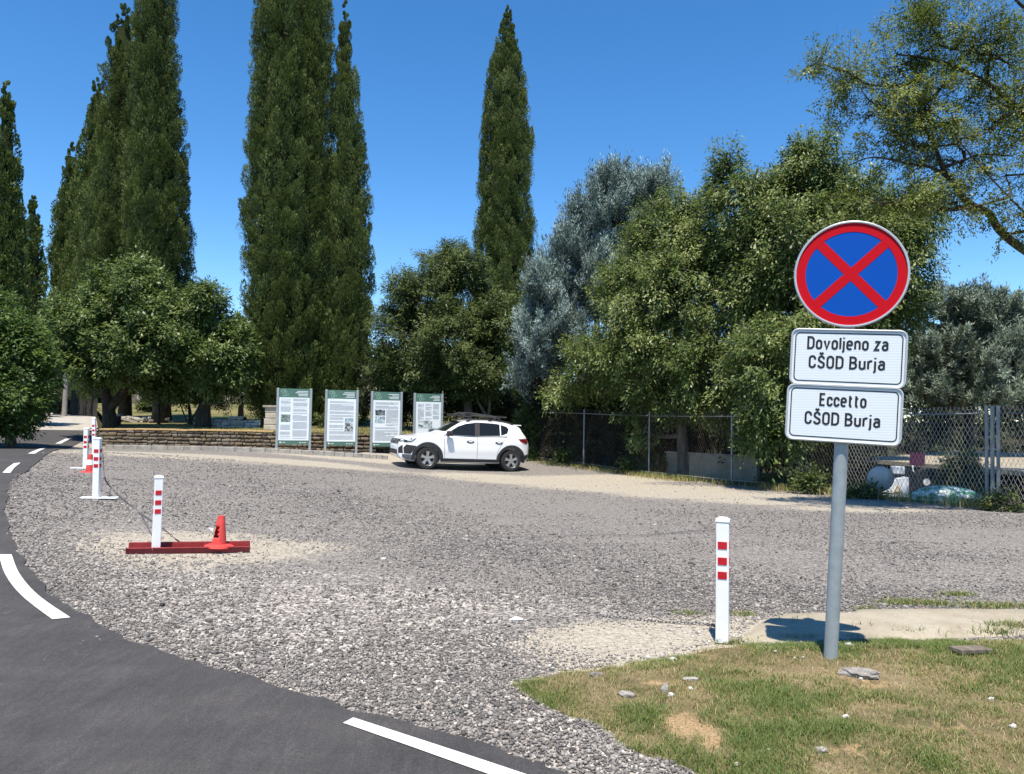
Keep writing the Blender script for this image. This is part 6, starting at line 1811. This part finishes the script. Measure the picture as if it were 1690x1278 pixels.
    patch('lower_intake', [(-.50, .40), (.50, .40), (.47, .53), (-.47, .53)], front, .006, MAT['car_black'])
    patch('skid_plate', [(-.44, .475 - .12), (.44, .475 - .12), (.40, .40), (-.40, .40)], front, .012, MAT['chrome'])
    b = MB(); b.box((2.145, 0, .60), (.016, .52, .115)); b.build('number_plate', MAT['board_white'], e, bevel=.004)
    patch('rear_window', [(-.55, 1.10), (.55, 1.10), (.50, 1.32), (-.50, 1.32)], rear, .006, MAT['glass'])
    patch('rear_bumper', [(-.6, .42), (.6, .42), (.6, .58), (-.6, .58)], rear, .012, MAT['car_black'])
    b = MB(); b.box((-1.64, 0, 1.40), (.14, 1.10, .03)); b.build('spoiler', MAT['car_white'], e, bevel=.012)
    b = MB(); b.tube([(-.95, 0, 1.50), (-1.15, 0, 1.66)], [.012, .004], 6); b.build('aerial', MAT['car_black'], e)
    b = MB(); b.box((0, 0, .30), (3.4, 1.2, .22)); b.build('underbody', MAT['car_black'], e)
    # bike carriers on two cross bars
    for xb in (-.02, -.95):
        b = MB(); b.tube([(xb, -.62, 1.60), (xb, .62, 1.60)], .018, 6)
        for s in (-1, 1): b.box((xb, s * .60, 1.575), (.07, .05, .07))
        b.build('cross_bar', MAT['car_black'], e)
    for yb in (.34, -.30):
        b = MB(); b.tube([(.45, yb, 1.625), (-.2, yb, 1.632), (-1.28, yb, 1.625)], .022, 6); b.box((.30, yb, 1.64), (.26, .10, .05)); b.box((-1.05, yb, 1.64), (.22, .09, .045))
        b.tube([(.25, yb + .05, 1.66), (.0, yb + .06, 1.72), (-.5, yb + .06, 1.675), (-.8, yb + .05, 1.655)], .014, 6)
        b.box((-.02, yb + .05, 1.69), (.14, .07, .08))
        b.build('bike_carrier', MAT['car_black'], e)
    # wheels
    for xw in (1.302, -1.302):
        for s in (1, -1):
            b = MB()
            pr = [(.20, -.095), (.27, -.105), (.305, -.100), (.322, -.075), (.325, -.03), (.325, .03), (.322, .075), (.305, .100), (.27, .105), (.20, .095)]
            b.lathe(pr, 40, axis='y')
            wh = b.build('wheel', MAT['tyre'], e, smooth=True, angle=45); wh.location = (xw, s * .775, .325)
            b = MB(); y1 = s * .088
            b.lathe([(.205, -.09), (.222, s * .10 if s > 0 else -.10), (.205, y1), (.19, s * .05), (.19, -s * .09)][:5], 36, axis='y')
            for k in range(5):
                a = 2 * math.pi * k / 5 + .3 + xw
                ca, sa = math.cos(a), math.sin(a)
                def q_(r_, w_): return (ca * r_ - sa * w_, sa * r_ + ca * w_)
                v = []
                for yy in (s * .088, s * .05):
                    for r_, w_ in ((.03, -.035), (.13, -.036), (.207, -.062), (.207, .062), (.13, .036), (.03, .035)):
                        p = q_(r_, w_); v.append((p[0], yy - s * (.012 if r_ < .1 else 0), p[1]))
                b.add(v, [(0, 1, 2, 3, 4, 5), (11, 10, 9, 8, 7, 6)] + [(i, i + 6, (i + 1) % 6 + 6, (i + 1) % 6) for i in range(6)])
            b.lathe([(.001, s * .082), (.05, s * .080), (.05, s * .04)], 16, axis='y')
            b.build('rim', MAT['alloy'], wh, smooth=True, angle=40)
            b = MB(); b.lathe([(.001, s * .02), (.19, s * .02), (.19, -s * .02), (.001, -s * .02)], 24, axis='y'); b.build('brake_disc', MAT['car_black'], wh)
    return e
car()
